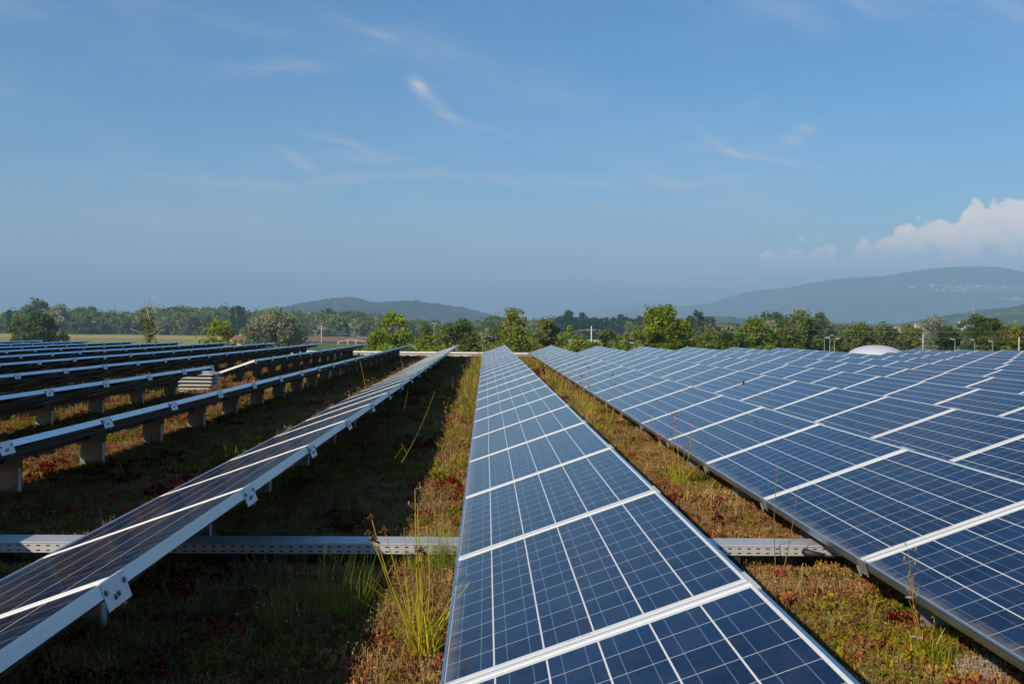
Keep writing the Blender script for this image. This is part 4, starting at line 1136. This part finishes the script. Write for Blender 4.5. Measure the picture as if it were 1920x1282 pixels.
TREES = [
 # name, label, x, top, width px, distance, leaf, leaves, base, clumps, size, shape, clump size
 ('round_tree', 'round dark green tree in the field at the far left', 75, 590, 50, 300, L_dark, 5200, .02, 30, .42, 'round', .17),
 ('olive_tree', 'pale olive tree touching the left side of the round dark one', 38, 599, 34, 320, L_olive, 2600, .02, 18, .34, 'round', .19),
 ('small_tree', 'small low broken bush right of the round dark tree', 117, 621, 26, 255, L_dark, 700, .02, 8, .26, 'bush', .22),
 ('yellow_green_tree', 'bright yellow-green tree with ragged top before the meadow on the left', 410, 601, 72, 150, L_yellow, 3000, .0, 30, .17, 'round', .13),
 ('silver_willow', 'large greyish silver willow beside the brown roofs', 516, 587, 84, 350, L_silver, 6500, .0, 34, .42, 'round', .17),
 ('silver_willow', 'lower grey-green willow lobe spreading left of the large silver willow', 480, 610, 52, 345, L_silver, 2400, .0, 16, .36, 'round', .19),
 ('bright_tree', 'bright green broadleaf tree standing behind the end of the first left row', 742, 586, 74, 100, L_bright, 7500, .0, 44, .125, 'tall', .14),
 ('bright_bush', 'bright green shrub lobe at the left foot of the bright broadleaf tree', 708, 612, 42, 96, L_bright, 3000, .0, 22, .12, 'tall', .18),
 ('sparse_tree', 'thin brownish-green sapling right of the bright broadleaf tree', 800, 610, 44, 140, L_olive, 1300, .0, 22, .16, 'bush', .14),
 ('sparse_tree', 'sparse mid-green young tree behind the tip of the dark glass row', 860, 598, 62, 150, L_mid, 3000, .0, 26, .18, 'round', .14),
 ('bush', 'dark green bush low behind the tip of the dark glass row', 885, 628, 60, 130, L_mid, 2600, .0, 18, .17, 'bush', .17),
 ('silver_bush', 'small silvery bush left of the tall airy tree', 912, 613, 32, 160, L_silver, 1500, .0, 12, .2, 'round', .2),
 ('airy_tree', 'tall airy yellow-green tree behind the far end of the middle row', 966, 574, 56, 110, L_olive, 4600, .0, 80, .10, 'tall', .12),
 ('bush', 'green bush hiding the foot of the tall airy tree', 972, 618, 64, 105, L_mid, 3000, .0, 20, .14, 'bush', .17),
 ('brown_tree', 'brownish broad tree right of the tall airy tree', 1026, 594, 50, 150, L_brown, 3200, .0, 26, .17, 'round', .15),
 ('young_tree', 'slim light green pointed young tree before the spruces', 1068, 608, 22, 140, L_bright, 900, .0, 12, .15, 'cone', .2),
 ('bush', 'olive bush left of the plain power pole', 1085, 632, 46, 135, L_olive, 1700, .0, 12, .17, 'bush', .2),
 ('bush', 'rounded green bush right of the power pole', 1137, 619, 46, 200, L_mid, 2400, .0, 16, .24, 'round', .19),
 ('silver_bush', 'small round silver-grey bush beside the big broadleaf tree', 1174, 624, 24, 210, L_silver, 1100, .0, 10, .24, 'round', .2),
 ('bush', 'fresh green low bush at the left foot of the big broadleaf tree', 1166, 638, 50, 115, L_bright, 2200, .0, 14, .14, 'bush', .2),
 ('big_tree', 'big rounded green broadleaf tree right of the power pole', 1240, 577, 112, 112, L_bright, 14000, .0, 70, .135, 'round', .12),
 ('big_tree', 'darker broad tree pressed against the right side of the big broadleaf', 1278, 607, 56, 118, L_dark, 5000, .0, 30, .15, 'round', .15),
 ('far_tree', 'broad dark crown rising behind the hedge, left of two', 1300, 583, 36, 520, L_dark, 2200, .02, 16, .62, 'round', .19),
 ('far_tree', 'smaller dark crown rising behind the hedge, right of two', 1329, 586, 24, 520, L_dark, 1400, .02, 10, .56, 'round', .21),
 ('silver_willow', 'pale silver willow behind the hedge, leftmost of a line', 1335, 606, 34, 350, L_silver, 1500, .0, 12, .45, 'round', .2),
 ('silver_willow', 'pale silver willow second in the line behind the hedge', 1356, 605, 30, 352, L_silver, 1400, .0, 12, .45, 'round', .2),
 ('silver_willow', 'pale silver willow top showing between hedge trees', 1440, 604, 36, 352, L_silver, 1400, .0, 12, .45, 'round', .2),
 ('hedge_tree', 'low leftmost tree of the green hedge line', 1338, 620, 70, 150, L_mid, 5200, .0, 30, .18, 'round', .15),
 ('hedge_tree', 'broad green hedge tree with the highest middle crown', 1418, 600, 78, 152, L_bright, 7000, .0, 36, .18, 'round', .14),
 ('hedge_tree', 'green hedge tree between the highest one and the street lamps', 1478, 612, 60, 154, L_mid, 5200, .0, 30, .18, 'round', .15),
 ('hedge_tree', 'dark tall hedge tree just left of the street lamps', 1520, 598, 66, 158, L_dark, 6200, .0, 34, .19, 'round', .14),
 ('hedge_tree', 'dark low hedge tree filling the gap before the middle crown', 1375, 622, 66, 146, L_dark, 4400, .0, 26, .18, 'round', .16),
 ('hedge_tree', 'green bush right of the street lamps', 1568, 628, 50, 185, L_mid, 3200, .0, 20, .22, 'bush', .17),
 ('green_tree', 'mid-green tree left above the white dome', 1612, 612, 66, 215, L_mid, 4600, .0, 28, .26, 'round', .15),
 ('green_tree', 'mid-green tree right above the white dome', 1660, 614, 62, 225, L_mid, 4600, .0, 28, .26, 'round', .15),
 ('green_tree', 'olive tree over the small stubble field', 1706, 613, 52, 240, L_olive, 3400, .0, 22, .28, 'round', .16),
 ('willow', 'pale rounded willow far behind the small field', 1750, 600, 54, 520, L_silver, 2600, .0, 20, .6, 'round', .17),
 ('far_tree', 'small dark tree between far willow and right-hand big tree', 1806, 602, 24, 480, L_dark, 1200, .0, 10, .5, 'round', .2),
 ('round_tree', 'dark round tree right of the small field behind lamps', 1774, 615, 60, 180, L_dark, 5600, .0, 30, .21, 'round', .15),
 ('big_tree', 'tall dark and green tree between the right-hand street lamps', 1843, 593, 66, 152, L_dark, 6800, .0, 36, .18, 'round', .14),
 ('big_tree', 'green tree overlapping the tall dark one on its right', 1868, 602, 58, 149, L_mid, 5200, .0, 30, .18, 'round', .15),
 ('big_tree', 'olive tree cut by the right frame edge', 1922, 602, 60, 135, L_olive, 5600, .0, 30, .17, 'round', .15),
 ('far_tree', 'high dark crown topping the wood at the far left', 72, 568, 50, 790, L_dark, 2600, .0, 22, .95, 'round', .17),
 ('far_tree', 'pale green crown right of the highest far left crown', 108, 576, 40, 770, L_silver, 1400, .0, 14, .9, 'round', .2),
 ('far_tree', 'dark wooded crown over the hedge, left of three', 1450, 590, 50, 460, L_dark, 2600, .0, 18, .6, 'round', .18),
 ('far_tree', 'dark wooded crown over the hedge, middle of three', 1500, 586, 56, 455, L_mid, 2600, .0, 18, .6, 'round', .18),
 ('far_tree', 'dark wooded crown over the hedge, right of three', 1538, 589, 40, 450, L_dark, 2200, .0, 16, .6, 'round', .18),
]
for i, (nm, lb, x, ty, wp, Yt, lm, nl, bs, ncl, sz, shp, cs) in enumerate(TREES):
    tree(nm, lb, place(x, Yt), hgt(x, ty, Yt), wid(wp, Yt), lm, 500+i, nl, bs, ncl, sz, shp, cs)
    # crowns that reach well below what the photograph shows keep their foliage to the ground

# dead tree with ivy
Yd = 130; dt = tag(empty('dead_tree', place(278, Yd)), 'bare dead tree with ivy-clad trunk in front of the left meadow', 'tree')
b = MB(); rr_ = np.random.default_rng(31); hz_ = hgt(276, 553, Yd)
def dz_(x, y): p = at(x, y, Yd); return np.array((p[0]-dt.location[0], rr_.normal(0, .25), p[2]-TZ))
stemp = [np.array((0, 0, -.2)), dz_(279, 640), dz_(281, 620), dz_(280, 600), dz_(277, 580), dz_(270, 565), dz_(267, 554)]
b.tube(stemp, [.22, .19, .16, .11, .07, .045, .02], 7)
for ch in [[(280, 600), (278, 580), (279, 562), (278, 556)], [(280, 598), (284, 578), (285, 560)], [(279, 603), (268, 594), (262, 582), (252, 568)], [(281, 618), (272, 610), (265, 606), (248, 602)], [(281, 625), (266, 624), (256, 620), (244, 616)],
           [(280, 628), (292, 622), (297, 615), (312, 608)], [(281, 638), (293, 630), (302, 620), (311, 616)], [(281, 608), (290, 596), (297, 584), (297, 578)], [(270, 597), (263, 588)], [(284, 578), (288, 570), (291, 565)], [(280, 590), (290, 575), (292, 570)], [(266, 606), (258, 600), (254, 590)]]:
    P_ = [dz_(*c) for c in ch]; b.tube(P_, [.055*(1-.6*i/(len(P_)-1)) for i in range(len(P_))], 5)
b.build('trunk', [deadwood], dt)
P_ = []
for i in range(1600):
    t = rr_.uniform(0, 1)**1.1; k = t*3; j = int(k); q = stemp[j+0]*(1-(k-j))+stemp[j+1]*(k-j)
    P_.append(q+rr_.normal(size=3)*np.array((.42, .42, .2))*(1-.45*t))
for c in [(272, 610), (268, 594), (263, 606), (290, 622), (268, 583), (286, 596)]:
    q = dz_(*c); P_ += list(q+rr_.normal(size=(50, 3))*.16)
link('ivy', np_mesh('ivy', leaf_quads(np.array(P_), .10, rr_), 4, [L_olive], attr=rr_.uniform(0, 1, len(P_))), dt)

# the far wood as one mass: instanced crowns on points
def wood(name, tmpls, pts, scl, seed):
    r = np.random.default_rng(seed)
    o = None
    n = len(pts)
    me = bpy.data.meshes.new(name); me.vertices.add(n); me.vertices.foreach_set('co', pts.astype(np.float32).ravel())
    a = me.attributes.new('scl', 'FLOAT', 'POINT'); a.data.foreach_set('value', scl.astype(np.float32))
    a = me.attributes.new('rot', 'FLOAT_VECTOR', 'POINT'); a.data.foreach_set('vector', np.stack([np.zeros(n), np.zeros(n), r.uniform(0, 6.28, n)], 1).astype(np.float32).ravel())
    a = me.attributes.new('idx', 'INT', 'POINT'); a.data.foreach_set('value', r.integers(0, len(tmpls), n).astype(np.int32))
    o = link(name, me); src = bpy.data.objects['moss_cover'].modifiers[0].node_group
    ng = src.copy(); ng.name = name
    jn = [q for q in ng.nodes if q.bl_idname == 'GeometryNodeJoinGeometry'][0]
    for q in [q for q in ng.nodes if q.bl_idname == 'GeometryNodeObjectInfo']: ng.nodes.remove(q)
    for t in tmpls:
        oi = ng.nodes.new('GeometryNodeObjectInfo'); oi.inputs[0].default_value = t; oi.inputs['As Instance'].default_value = True
        ng.links.new(oi.outputs['Geometry'], jn.inputs[0])
    md = o.modifiers.new('wood', 'NODES'); md.node_group = ng; tag(o, kind='stuff'); return o
def crown_tmpl(seed, h, w, lm, nl, size, shape='round', base=0.0, ncl=16, clsize=.2):
    r = np.random.default_rng(seed); P_, cl, idx, _ = crown_points(h, w, h*base, ncl, nl, r, shape=shape, clsize=clsize)
    tint = np.clip(r.uniform(0, 1, ncl)[idx]*.6+r.uniform(0, .4, nl), 0, 1)
    me = np_mesh('wood_crown', leaf_quads(P_, size, r), 4, [lm], attr=tint); return bpy.data.objects.new('wood_crown', me)
W_br = [crown_tmpl(700+i, 20, [15, 17, 13, 16][i], L_far, 1300, .95, 'round', 0, 34, .19) for i in range(4)]+[crown_tmpl(706, 18, 14, L_silver, 1100, .85, 'round', 0, 30)]
W_sp = [crown_tmpl(710+i, 22, 8.5, L_spruce, 700, .7, 'cone', 0, 22, .22) for i in range(3)]+[crown_tmpl(715, 24, 11, L_spruce, 900, .8, 'tall')]
def treeline(prof, Yf, depth, n, seed, h0=20.0):
    """points whose tops follow a skyline read off the photograph; profile = [(x, top y)]"""
    r = np.random.default_rng(seed); P_ = []; S_ = []
    for i in range(n):
        x = r.uniform(prof[0][0], prof[-1][0]); d = r.uniform(0, 1)
        Yt = Yf+depth*d
        ty = np.interp(x, [p[0] for p in prof], [p[1] for p in prof])
        h = at(x, ty, Yt)[2]-TZ
        h = h*(.72+.28*d)*math.exp(r.normal(-.04, .07))
        p = at(x, 620, Yt); P_.append((p[0], Yt, TZ-.5)); S_.append(h/h0)
    return np.array(P_), np.array(S_)
LA = [(-150, 586), (0, 587), (30, 583), (60, 578), (95, 574), (120, 577), (150, 579), (165, 577), (180, 586), (200, 583), (225, 586), (260, 584), (300, 578), (335, 573), (370, 578), (410, 580), (440, 577), (450, 575), (462, 582), (500, 585), (540, 588), (620, 584), (660, 583), (690, 588), (712, 596), (740, 600), (780, 598), (830, 602), (862, 606), (900, 600), (925, 593), (940, 591), (990, 594), (1010, 597), (1040, 594), (1060, 592)]
P1, S1 = treeline(LA, 790, 140, 1150, 41)
P2, S2 = treeline([(1180, 600), (1260, 598), (1310, 600), (1360, 606), (1400, 600), (1430, 594), (1460, 592), (1500, 592), (1540, 594), (1570, 602), (1600, 606), (1630, 605), (1650, 611), (1690, 618), (1730, 616), (1800, 614), (1850, 606), (1900, 604), (2000, 602), (2150, 600)], 470, 130, 330, 43)
wood('woodland', W_br, np.concatenate([P1, P2]), np.concatenate([S1, S2]), 5)
P3, S3 = treeline([(1044, 592), (1065, 590), (1085, 591), (1110, 592), (1150, 591), (1180, 592), (1215, 592)], 780, 60, 150, 44, 22)
wood('spruce_wood', W_sp, P3, S3, 6)
# a rise of woods behind the left meadow
P4, S4 = treeline([(150, 592), (230, 585), (300, 579), (360, 577), (430, 580), (500, 583), (600, 583), (680, 585), (720, 592)], 980, 250, 330, 45)
wood('woodland', W_br[:4], P4, S4*1.0, 8)
for i, (x, ty, wp) in enumerate([(448, 573, 14), (456, 576, 12), (1067, 583, 18), (1091, 586, 16), (17, 582, 10), (436, 578, 10)]):
    tree('spruce', ['tall dark spruce topping the wood behind the left meadow', 'dark spruce directly right of the tall topping spruce', 'tallest dark conifer at the left end of the spruce wood', 'second tall conifer in the spruce wood',
         'small pointed spruce on the skyline at the far left edge', 'small spruce left of the tall topping spruce'][i], place(x, 780), hgt(x, ty, 780), wid(wp, 780), L_spruce, 900+i, 900, .05, 22, .7, 'cone' if i != 2 else 'tall', .22)
# undergrowth at the foot of things beyond the roof
hb = []
r = np.random.default_rng(77)
for i in range(420):
    x = r.uniform(660, 1330); Yt = r.uniform(95, 240); p = at(x, 620, Yt); hb.append((p[0], Yt, TZ))
hb = np.array(hb); wood('hedge_undergrowth', [crown_tmpl(720, 4, 6, L_mid, 420, .22, 'bush'), crown_tmpl(721, 3.6, 5, L_olive, 380, .22, 'bush'), crown_tmpl(722, 4, 5, L_bright, 360, .2, 'bush')], hb, r.uniform(.7, 1.7, len(hb)), 9)

W_md = [crown_tmpl(730+i, 9, 7.5, [L_mid, L_olive, L_mid, L_bright][i], 1900, .20, 'round', 0, 40, .15) for i in range(4)]
P5, S5 = treeline([(775, 622), (800, 612), (850, 614), (900, 612), (940, 606), (985, 604), (1010, 612), (1060, 622), (1062, 634), (1120, 632), (1180, 622), (1320, 604)], 165, 90, 130, 46, 9.0)
gap = ~((P5[:, 0]*FPX/P5[:, 1] > 160) & (P5[:, 0]*FPX/P5[:, 1] < 250) & (np.arange(len(P5)) % 3 > 0))
wood('shrub_belt', W_md, P5[gap], S5[gap], 11)
# ------------------------------------------------------------------ farm
roof_b = mat('roof_brown', (.16, .10, .085), .85, 0, .2, .8); roof_r = mat('roof_red', (.40, .09, .07), .8, 0, .15, .8)
wall_c = mat('wall_cream', (.62, .55, .44), .85, 0, .08, 1.2); timber = mat('timber', (.35, .24, .14), .85, 0, .2, 2); dark_in = mat('barn_wall', (.09, .07, .055), .9, 0, .2, 1); win_m = mat('window_dark', (.03, .035, .04), .2, 0)
tile_o = mat('roof_tile', (.30, .12, .07), .85, 0, .15, .8)
def house(name, label, loc, L, Wd, He, Hr, rm, wm, rot=0., cat='building', group=None, windows=True, over=.5, chimney=False):
    t = empty(name, loc); tag(t, label, cat, group); t.rotation_euler = (0, 0, rot)
    b = MB(); b.abox(-L/2, L/2, -Wd/2, Wd/2, -.3, He)
    for sx in (-1, 1):
        a = (sx*L/2, -Wd/2, He); c = (sx*L/2, Wd/2, He); d = (sx*L/2, 0, He+Hr-.05); k = len(b.v); b.v += [a, c, d]; b.f.append((k, k+1, k+2)); b.m.append(0); b.smooth.append(False)
    b.build('wall', [wm], t)
    b = MB(); sl = Hr/(Wd/2)
    for sy in (-1, 1):
        b.box((-L/2-over, sy*(Wd/2+over), He-sl*over), (L+2*over, 0, 0), (0, -sy*(Wd/2+over), Hr+sl*over), (0, 0, .18))
    rf = b.build('roof', [rm], t)
    if chimney:
        b = MB(); b.abox(L*.2, L*.2+.7, -.35, .35, He+Hr*.4, He+Hr+.9); b.build('chimney', [wm], rf)
    if windows:
        n = max(2, int(L/3.2))
        for i in range(n):
            x = -L/2+(i+.5)*L/n; b = MB(); b.abox(x-.45, x+.45, -Wd/2-.03, -Wd/2+.02, He*.45, He*.45+1.1); b.build('window', [win_m], t)
    return t
def gz(x, y, Y): return at(x, y, Y)[2]
Yb = 500
house('barn', 'long low barn with dusky brown roof right of the silver willow', place(617, Yb), wid(150, Yb), 12, gz(617, 640, Yb)-TZ, gz(617, 632, Yb)-gz(617, 640, Yb), roof_b, dark_in)
house('barn', 'barn with weathered red roof behind the open shed', place(740, Yb+10), wid(72, Yb), 10, gz(740, 640, Yb)-TZ, gz(740, 632.5, Yb)-gz(740, 640, Yb), roof_r, timber)
house('farmhouse', 'cream farmhouse with tiled gable roof half hidden by the yellow-green tree', place(444, 430), wid(26, 430), 8, gz(444, 637, 430)-TZ, gz(444, 629, 430)-gz(444, 637, 430), tile_o, wall_c, .5, chimney=True)
house('farmhouse', 'lower farm building with brownish roof left of the silver willow', place(463, 425), wid(30, 425), 7, gz(463, 640, 425)-TZ, gz(463, 633, 425)-gz(463, 640, 425), roof_b, wall_c, .1)
house('farmhouse', 'gabled house with purple-brown roof just behind the silver willow', place(488, 440), wid(22, 440), 9, gz(488, 628, 440)-TZ, gz(488, 618, 440)-gz(488, 628, 440), roof_b, tile_o, 1.2)
house('farmhouse', 'small white-gabled house right of the silver willow', place(553, 470), wid(10, 470), 6, gz(553, 633, 470)-TZ, gz(553, 627, 470)-gz(553, 633, 470), roof_b, wall_c, 1.4)
# open timber shed
Ys = 470; sh = tag(empty('open_shed', place(662, Ys)), 'open timber shed with pale posts in front of the red roofed barn', 'shed')
g0 = gz(662, 644, Ys)-TZ; g1 = gz(662, 635.5, Ys)-TZ; g2 = gz(662, 640, Ys)-TZ; hw = wid(56, Ys)/2
b = MB(); b.box((-hw, -3, g2), (hw, 0, g1-g2), (0, 6, 0), (0, 0, .16)); b.box((hw, -3, g2), (-hw, 0, g1-g2), (0, 6, 0), (0, 0, .16)); b.build('roof', [roof_b], sh)
for fx in (-.92, -.3, .25, .92):
    b = MB(); b.abox(hw*fx-.16, hw*fx+.16, -2.9, -2.6, -.3, g1-(g1-g2)*abs(fx)-.02); b.build('post', [wall_c], sh)
b = MB(); b.box((-hw, -2.95, g2-.25), (hw, 0, g1-g2), (0, .15, 0), (0, 0, .25)); b.box((hw, -2.95, g2-.25), (-hw, 0, g1-g2), (0, .15, 0), (0, 0, .25)); b.build('beam', [wall_c], sh)

# ------------------------------------------------------------------ poles, lamps, pylons, wires
pole_m = mat('pole_concrete', (.55, .54, .52), .8); lampm = mat('lamp_grey', (.26, .27, .27), .5, .3); lamph = mat('lamp_head', (.40, .40, .40), .4)
steel_far = mat('pylon_steel', (.22, .24, .26), .7); wire_m = mat('wire', (.30, .32, .33), .6)
def power_pole(label, x, ty, Y, cross=True, rad=.16):
    t = tag(empty('power_pole', place(x, Y)), label, 'power pole'); h = hgt(x, ty, Y)
    b = MB(); b.tube([(0, 0, -.3), (0, 0, h*.5), (0, 0, h)], [rad*1.2, rad, rad*.75], 10); b.build('pole', [pole_m], t)
    if cross:
        b = MB(); b.abox(-.9, .9, -.06, .06, h-1.1, h-.98); b.build('crossarm', [lampm], t)
        for sx in (-.8, 0, .8):
            b = MB(); b.tube([(sx, 0, h-.98), (sx, 0, h-.70)], [.06, .04], 6); b.build('insulator', [lamph], t)
    return t, h
pA, hA_ = power_pole('pale power pole behind the barn roof left of centre', 603, 610, 480, True, .2)
pB, hB_ = power_pole('pale power pole with crossarm between young tree and big broadleaf', 1109, 611, 220, True, .15)
pC, hC_ = power_pole('thin plain pole at the right edge behind the panels', 1911, 632, 110, False, .06)
pD, hD_ = power_pole('small distant power pole before the wood right of the dome', 1731, 624, 380, True, .16)
def wire(label, a, c, sag, rad=.022):
    b = MB(); a = np.array(a); c = np.array(c); P_ = []
    for i in range(25):
        t = i/24; P_.append((a+(c-a)*t)-a-np.array((0, 0, sag*4*t*(1-t))))
    b.tube(P_, rad, 4); o = b.build('power_line', [wire_m], None, tuple(a)); tag(o, label, 'power line'); return o
def ptop(t, h, sx): return (t.location[0]+sx, t.location[1], TZ+h-.68)
wl = ['upper', 'middle', 'lower']
for i, sx in enumerate((-.8, .8)):
    wire(f'{wl[i*2]} slack wire leaving the crossarm pole towards the big tree', ptop(pB, hB_, sx), np.array(at(1420, 619+3*i, 300)), 2.0, .02)
    wire(f'{wl[i*2]} slack wire from the crossarm pole leftwards past the airy tree', ptop(pB, hB_, sx), ptop(pA, hA_, sx), 5.0, .03)
wire('bright long wire crossing in front of the right-hand trees', at(1340, 610, 118), at(1905, 621, 118), .35, .010)
wire('faint lower wire parallel below the bright long one', at(1340, 622, 118), at(1905, 632, 118), .3, .007)
LAMP_G = 'street lamps beyond the roof on the right'
def lamp(label, x, ty, Y, side, double=False):
    t = tag(empty('street_lamp', place(x, Y)), label, 'street lamp', LAMP_G); h = hgt(x, ty, Y)
    b = MB(); b.tube([(0, 0, -.3), (0, 0, h*.6), (0, 0, h)], [.06, .05, .035], 8); b.build('pole', [lampm], t)
    for sd in ((-1, 1) if double else (side,)):
        b = MB(); b.tube([(0, 0, h-.02), (sd*.06, 0, h+.12), (sd*.12, 0, h+.14)], .028, 6); b.build('arm', [lampm], t)
        b = MB(); b.box((sd*.08, -.10, h+.10), (sd*.42, 0, .07), (0, .20, 0), (0, 0, .09)); b.build('lamp_head', [lamph], t)
    return t
lamp('street lamp with head to the right, left of the near pair by the hedge', 1546, 636, 105, 1)
lamp('street lamp with head to the right, right of the near pair by the hedge', 1565, 638, 104, 1)
lamp('partly hidden street lamp head above the pair by the hedge', 1556, 630, 150, 1)
lamp('street lamp with head to the left before the dark round tree', 1791, 639, 104, -1)
lamp('street lamp with head to the left, middle of the right-hand three', 1828, 640, 104, -1)
lamp('rightmost street lamp with head to the left', 1862, 643, 104, -1)
lamp('low street lamp with head to the left before the big broadleaf tree', 1190, 646, 95, -1)
lamp('tall double-headed lamp behind the tip of the dark glass row', 814, 607, 170, 1, True)
def pylon(label, x, ty, by, Y):
    t = tag(empty('pylon', place(x, Y)), label, 'pylon', 'far power pylons on the skyline'); h = hgt(x, ty, Y); w = h*.085
    b = MB(); rd = Y*.00020
    for sx in (-1, 1):
        for sy in (-1, 1): b.tube([(sx*w, sy*w, 0), (sx*w*.3, sy*w*.3, h*.62), (0, 0, h)], rd, 4)
    for i in range(7):
        z0, z1 = h*i/9, h*(i+1)/9; w0, w1 = w*(1-.75*z0/h), w*(1-.75*z1/h)
        for sy in (-1, 1): b.tube([(-w0, sy*w0, z0), (w1, sy*w1, z1)], rd*.6, 4); b.tube([(w0, sy*w0, z0), (-w1, sy*w1, z1)], rd*.6, 4)
    b.build('lattice', [steel_far], t)
    for z, hw_ in ((.90, .085), (.80, .14), (.70, .11)):
        b = MB(); b.tube([(-h*hw_, 0, h*z), (0, 0, h*z+h*.02), (h*hw_, 0, h*z)], rd*.9, 4); b.build('crossarm', [steel_far], t)
    return t
for lb, x, ty, Y in [('pylon on the skyline right of the highest far left crown', 175, 571, 1500), ('pylon on the skyline further right of the far left crown', 214, 571, 1600), ('pylon above the wood left of the airy tree', 935.5, 571, 1400),
                     ('pylon above the spruce wood near the big tree', 1205.5, 568, 1500), ('pylon on the skyline over the hedge crowns', 1506, 571, 1500), ('slim pylon before the wooded hill on the right', 1825, 574, 1500)]:
    pylon(lb, x, ty, 0, Y)

# ------------------------------------------------------------------ houses on the mountain side and at its foot
wh = mat('far_wall', (.42, .41, .39), .8, 0, 0, 1); rf_ = mat('far_roof', (.34, .20, .15), .85, 0, 0, 1)
MX, MY, MZ = mt
def on_mount(x, y):
    """first point of the near slope seen at (x, y)"""
    for Yt in np.linspace(MY[0]+50, 9000, 160):
        p = at(x, y, Yt)
        i = np.searchsorted(MX, p[0]); j = np.searchsorted(MY, Yt)
        if 0 < i < len(MX) and j < len(MY) and MZ[j, i] >= p[2]: return (p[0], Yt, MZ[j, i])
    return None
r = random.Random(9)
def fhouse(label, loc, L, group, Wd=12, He=8):
    return house('hillside_house', label, loc, L, Wd, He, 4, rf_, wh, r.uniform(-.4, .4), 'house', group, windows=False)
proto = None
spots = []
for i in range(70):
    if i < 46: x, y = r.uniform(1742, 1900), 536+abs(r.gauss(0, 1))*4.5
    elif i < 58: x, y = r.gauss(1800, 18), 544+r.random()*3
    else: x, y = r.uniform(1872, 1918), 561+r.random()*3
    spots.append((x, y, r.uniform(8, 15)))
HG = 'small pale houses of the village on the mountain side'
for i, (x, y, L) in enumerate(spots):
    p = on_mount(x, y)
    if p is None: continue
    if proto is None:
        proto = fhouse('tiny pale house in the village on the right-hand mountain side', p, 16, HG, 14, 12); o = proto
    else:
        o = proto.copy(); COL.objects.link(o)
        for ch in list(proto.children):
            c = ch.copy(); COL.objects.link(c); c.parent = o
    o.location = p; o.rotation_euler = (0, 0, r.uniform(-.5, .5)); o.scale = (L/16,)*3
for i in range(4):
    p = on_mount(1707+i*3.1, 540)
    if p: house('apartment_block', ['white block alone on the mountain side, first of four', 'white block on the mountain side, second of four', 'white block on the mountain side, third of four', 'white block on the mountain side, last of four'][i], p, 12, 10, 14, 1.5, wh, wh, 0, 'house', None, False)
p = on_mount(1749, 536)
if p: house('hillside_house', 'isolated pale building left of the mountain village', p, 24, 14, 15, 5, rf_, wh, 0, 'house', None, False)
for i, (x, y, Y) in enumerate([(1665, 611, 1500), (1673, 612, 1450), (1681, 612, 1400), (1688, 613, 1500), (1719, 606, 1500), (1802, 602, 1500), (1807, 604, 1450)]):
    L = wid([5, 4, 7, 4, 8, 9, 5][i], Y); p = at(x, 620, Y)
    house('village_house', ['pale house at the mountain foot, leftmost of a small cluster', 'small pale house second in the cluster at the mountain foot', 'cream gabled house largest in the cluster at the mountain foot', 'pale house at the right end of the mountain foot cluster',
          'pink-roofed house above the trees right of the cluster', 'white-walled house with red roof below the wooded hill', 'small house right beside the red-roofed one below the wooded hill'][i], (p[0], Y, TZ), L, L*.8, gz(x, y+3, Y)-TZ, gz(x, y, Y)-gz(x, y+3, Y)+.5, tile_o, wh, .3, 'house', None, False)
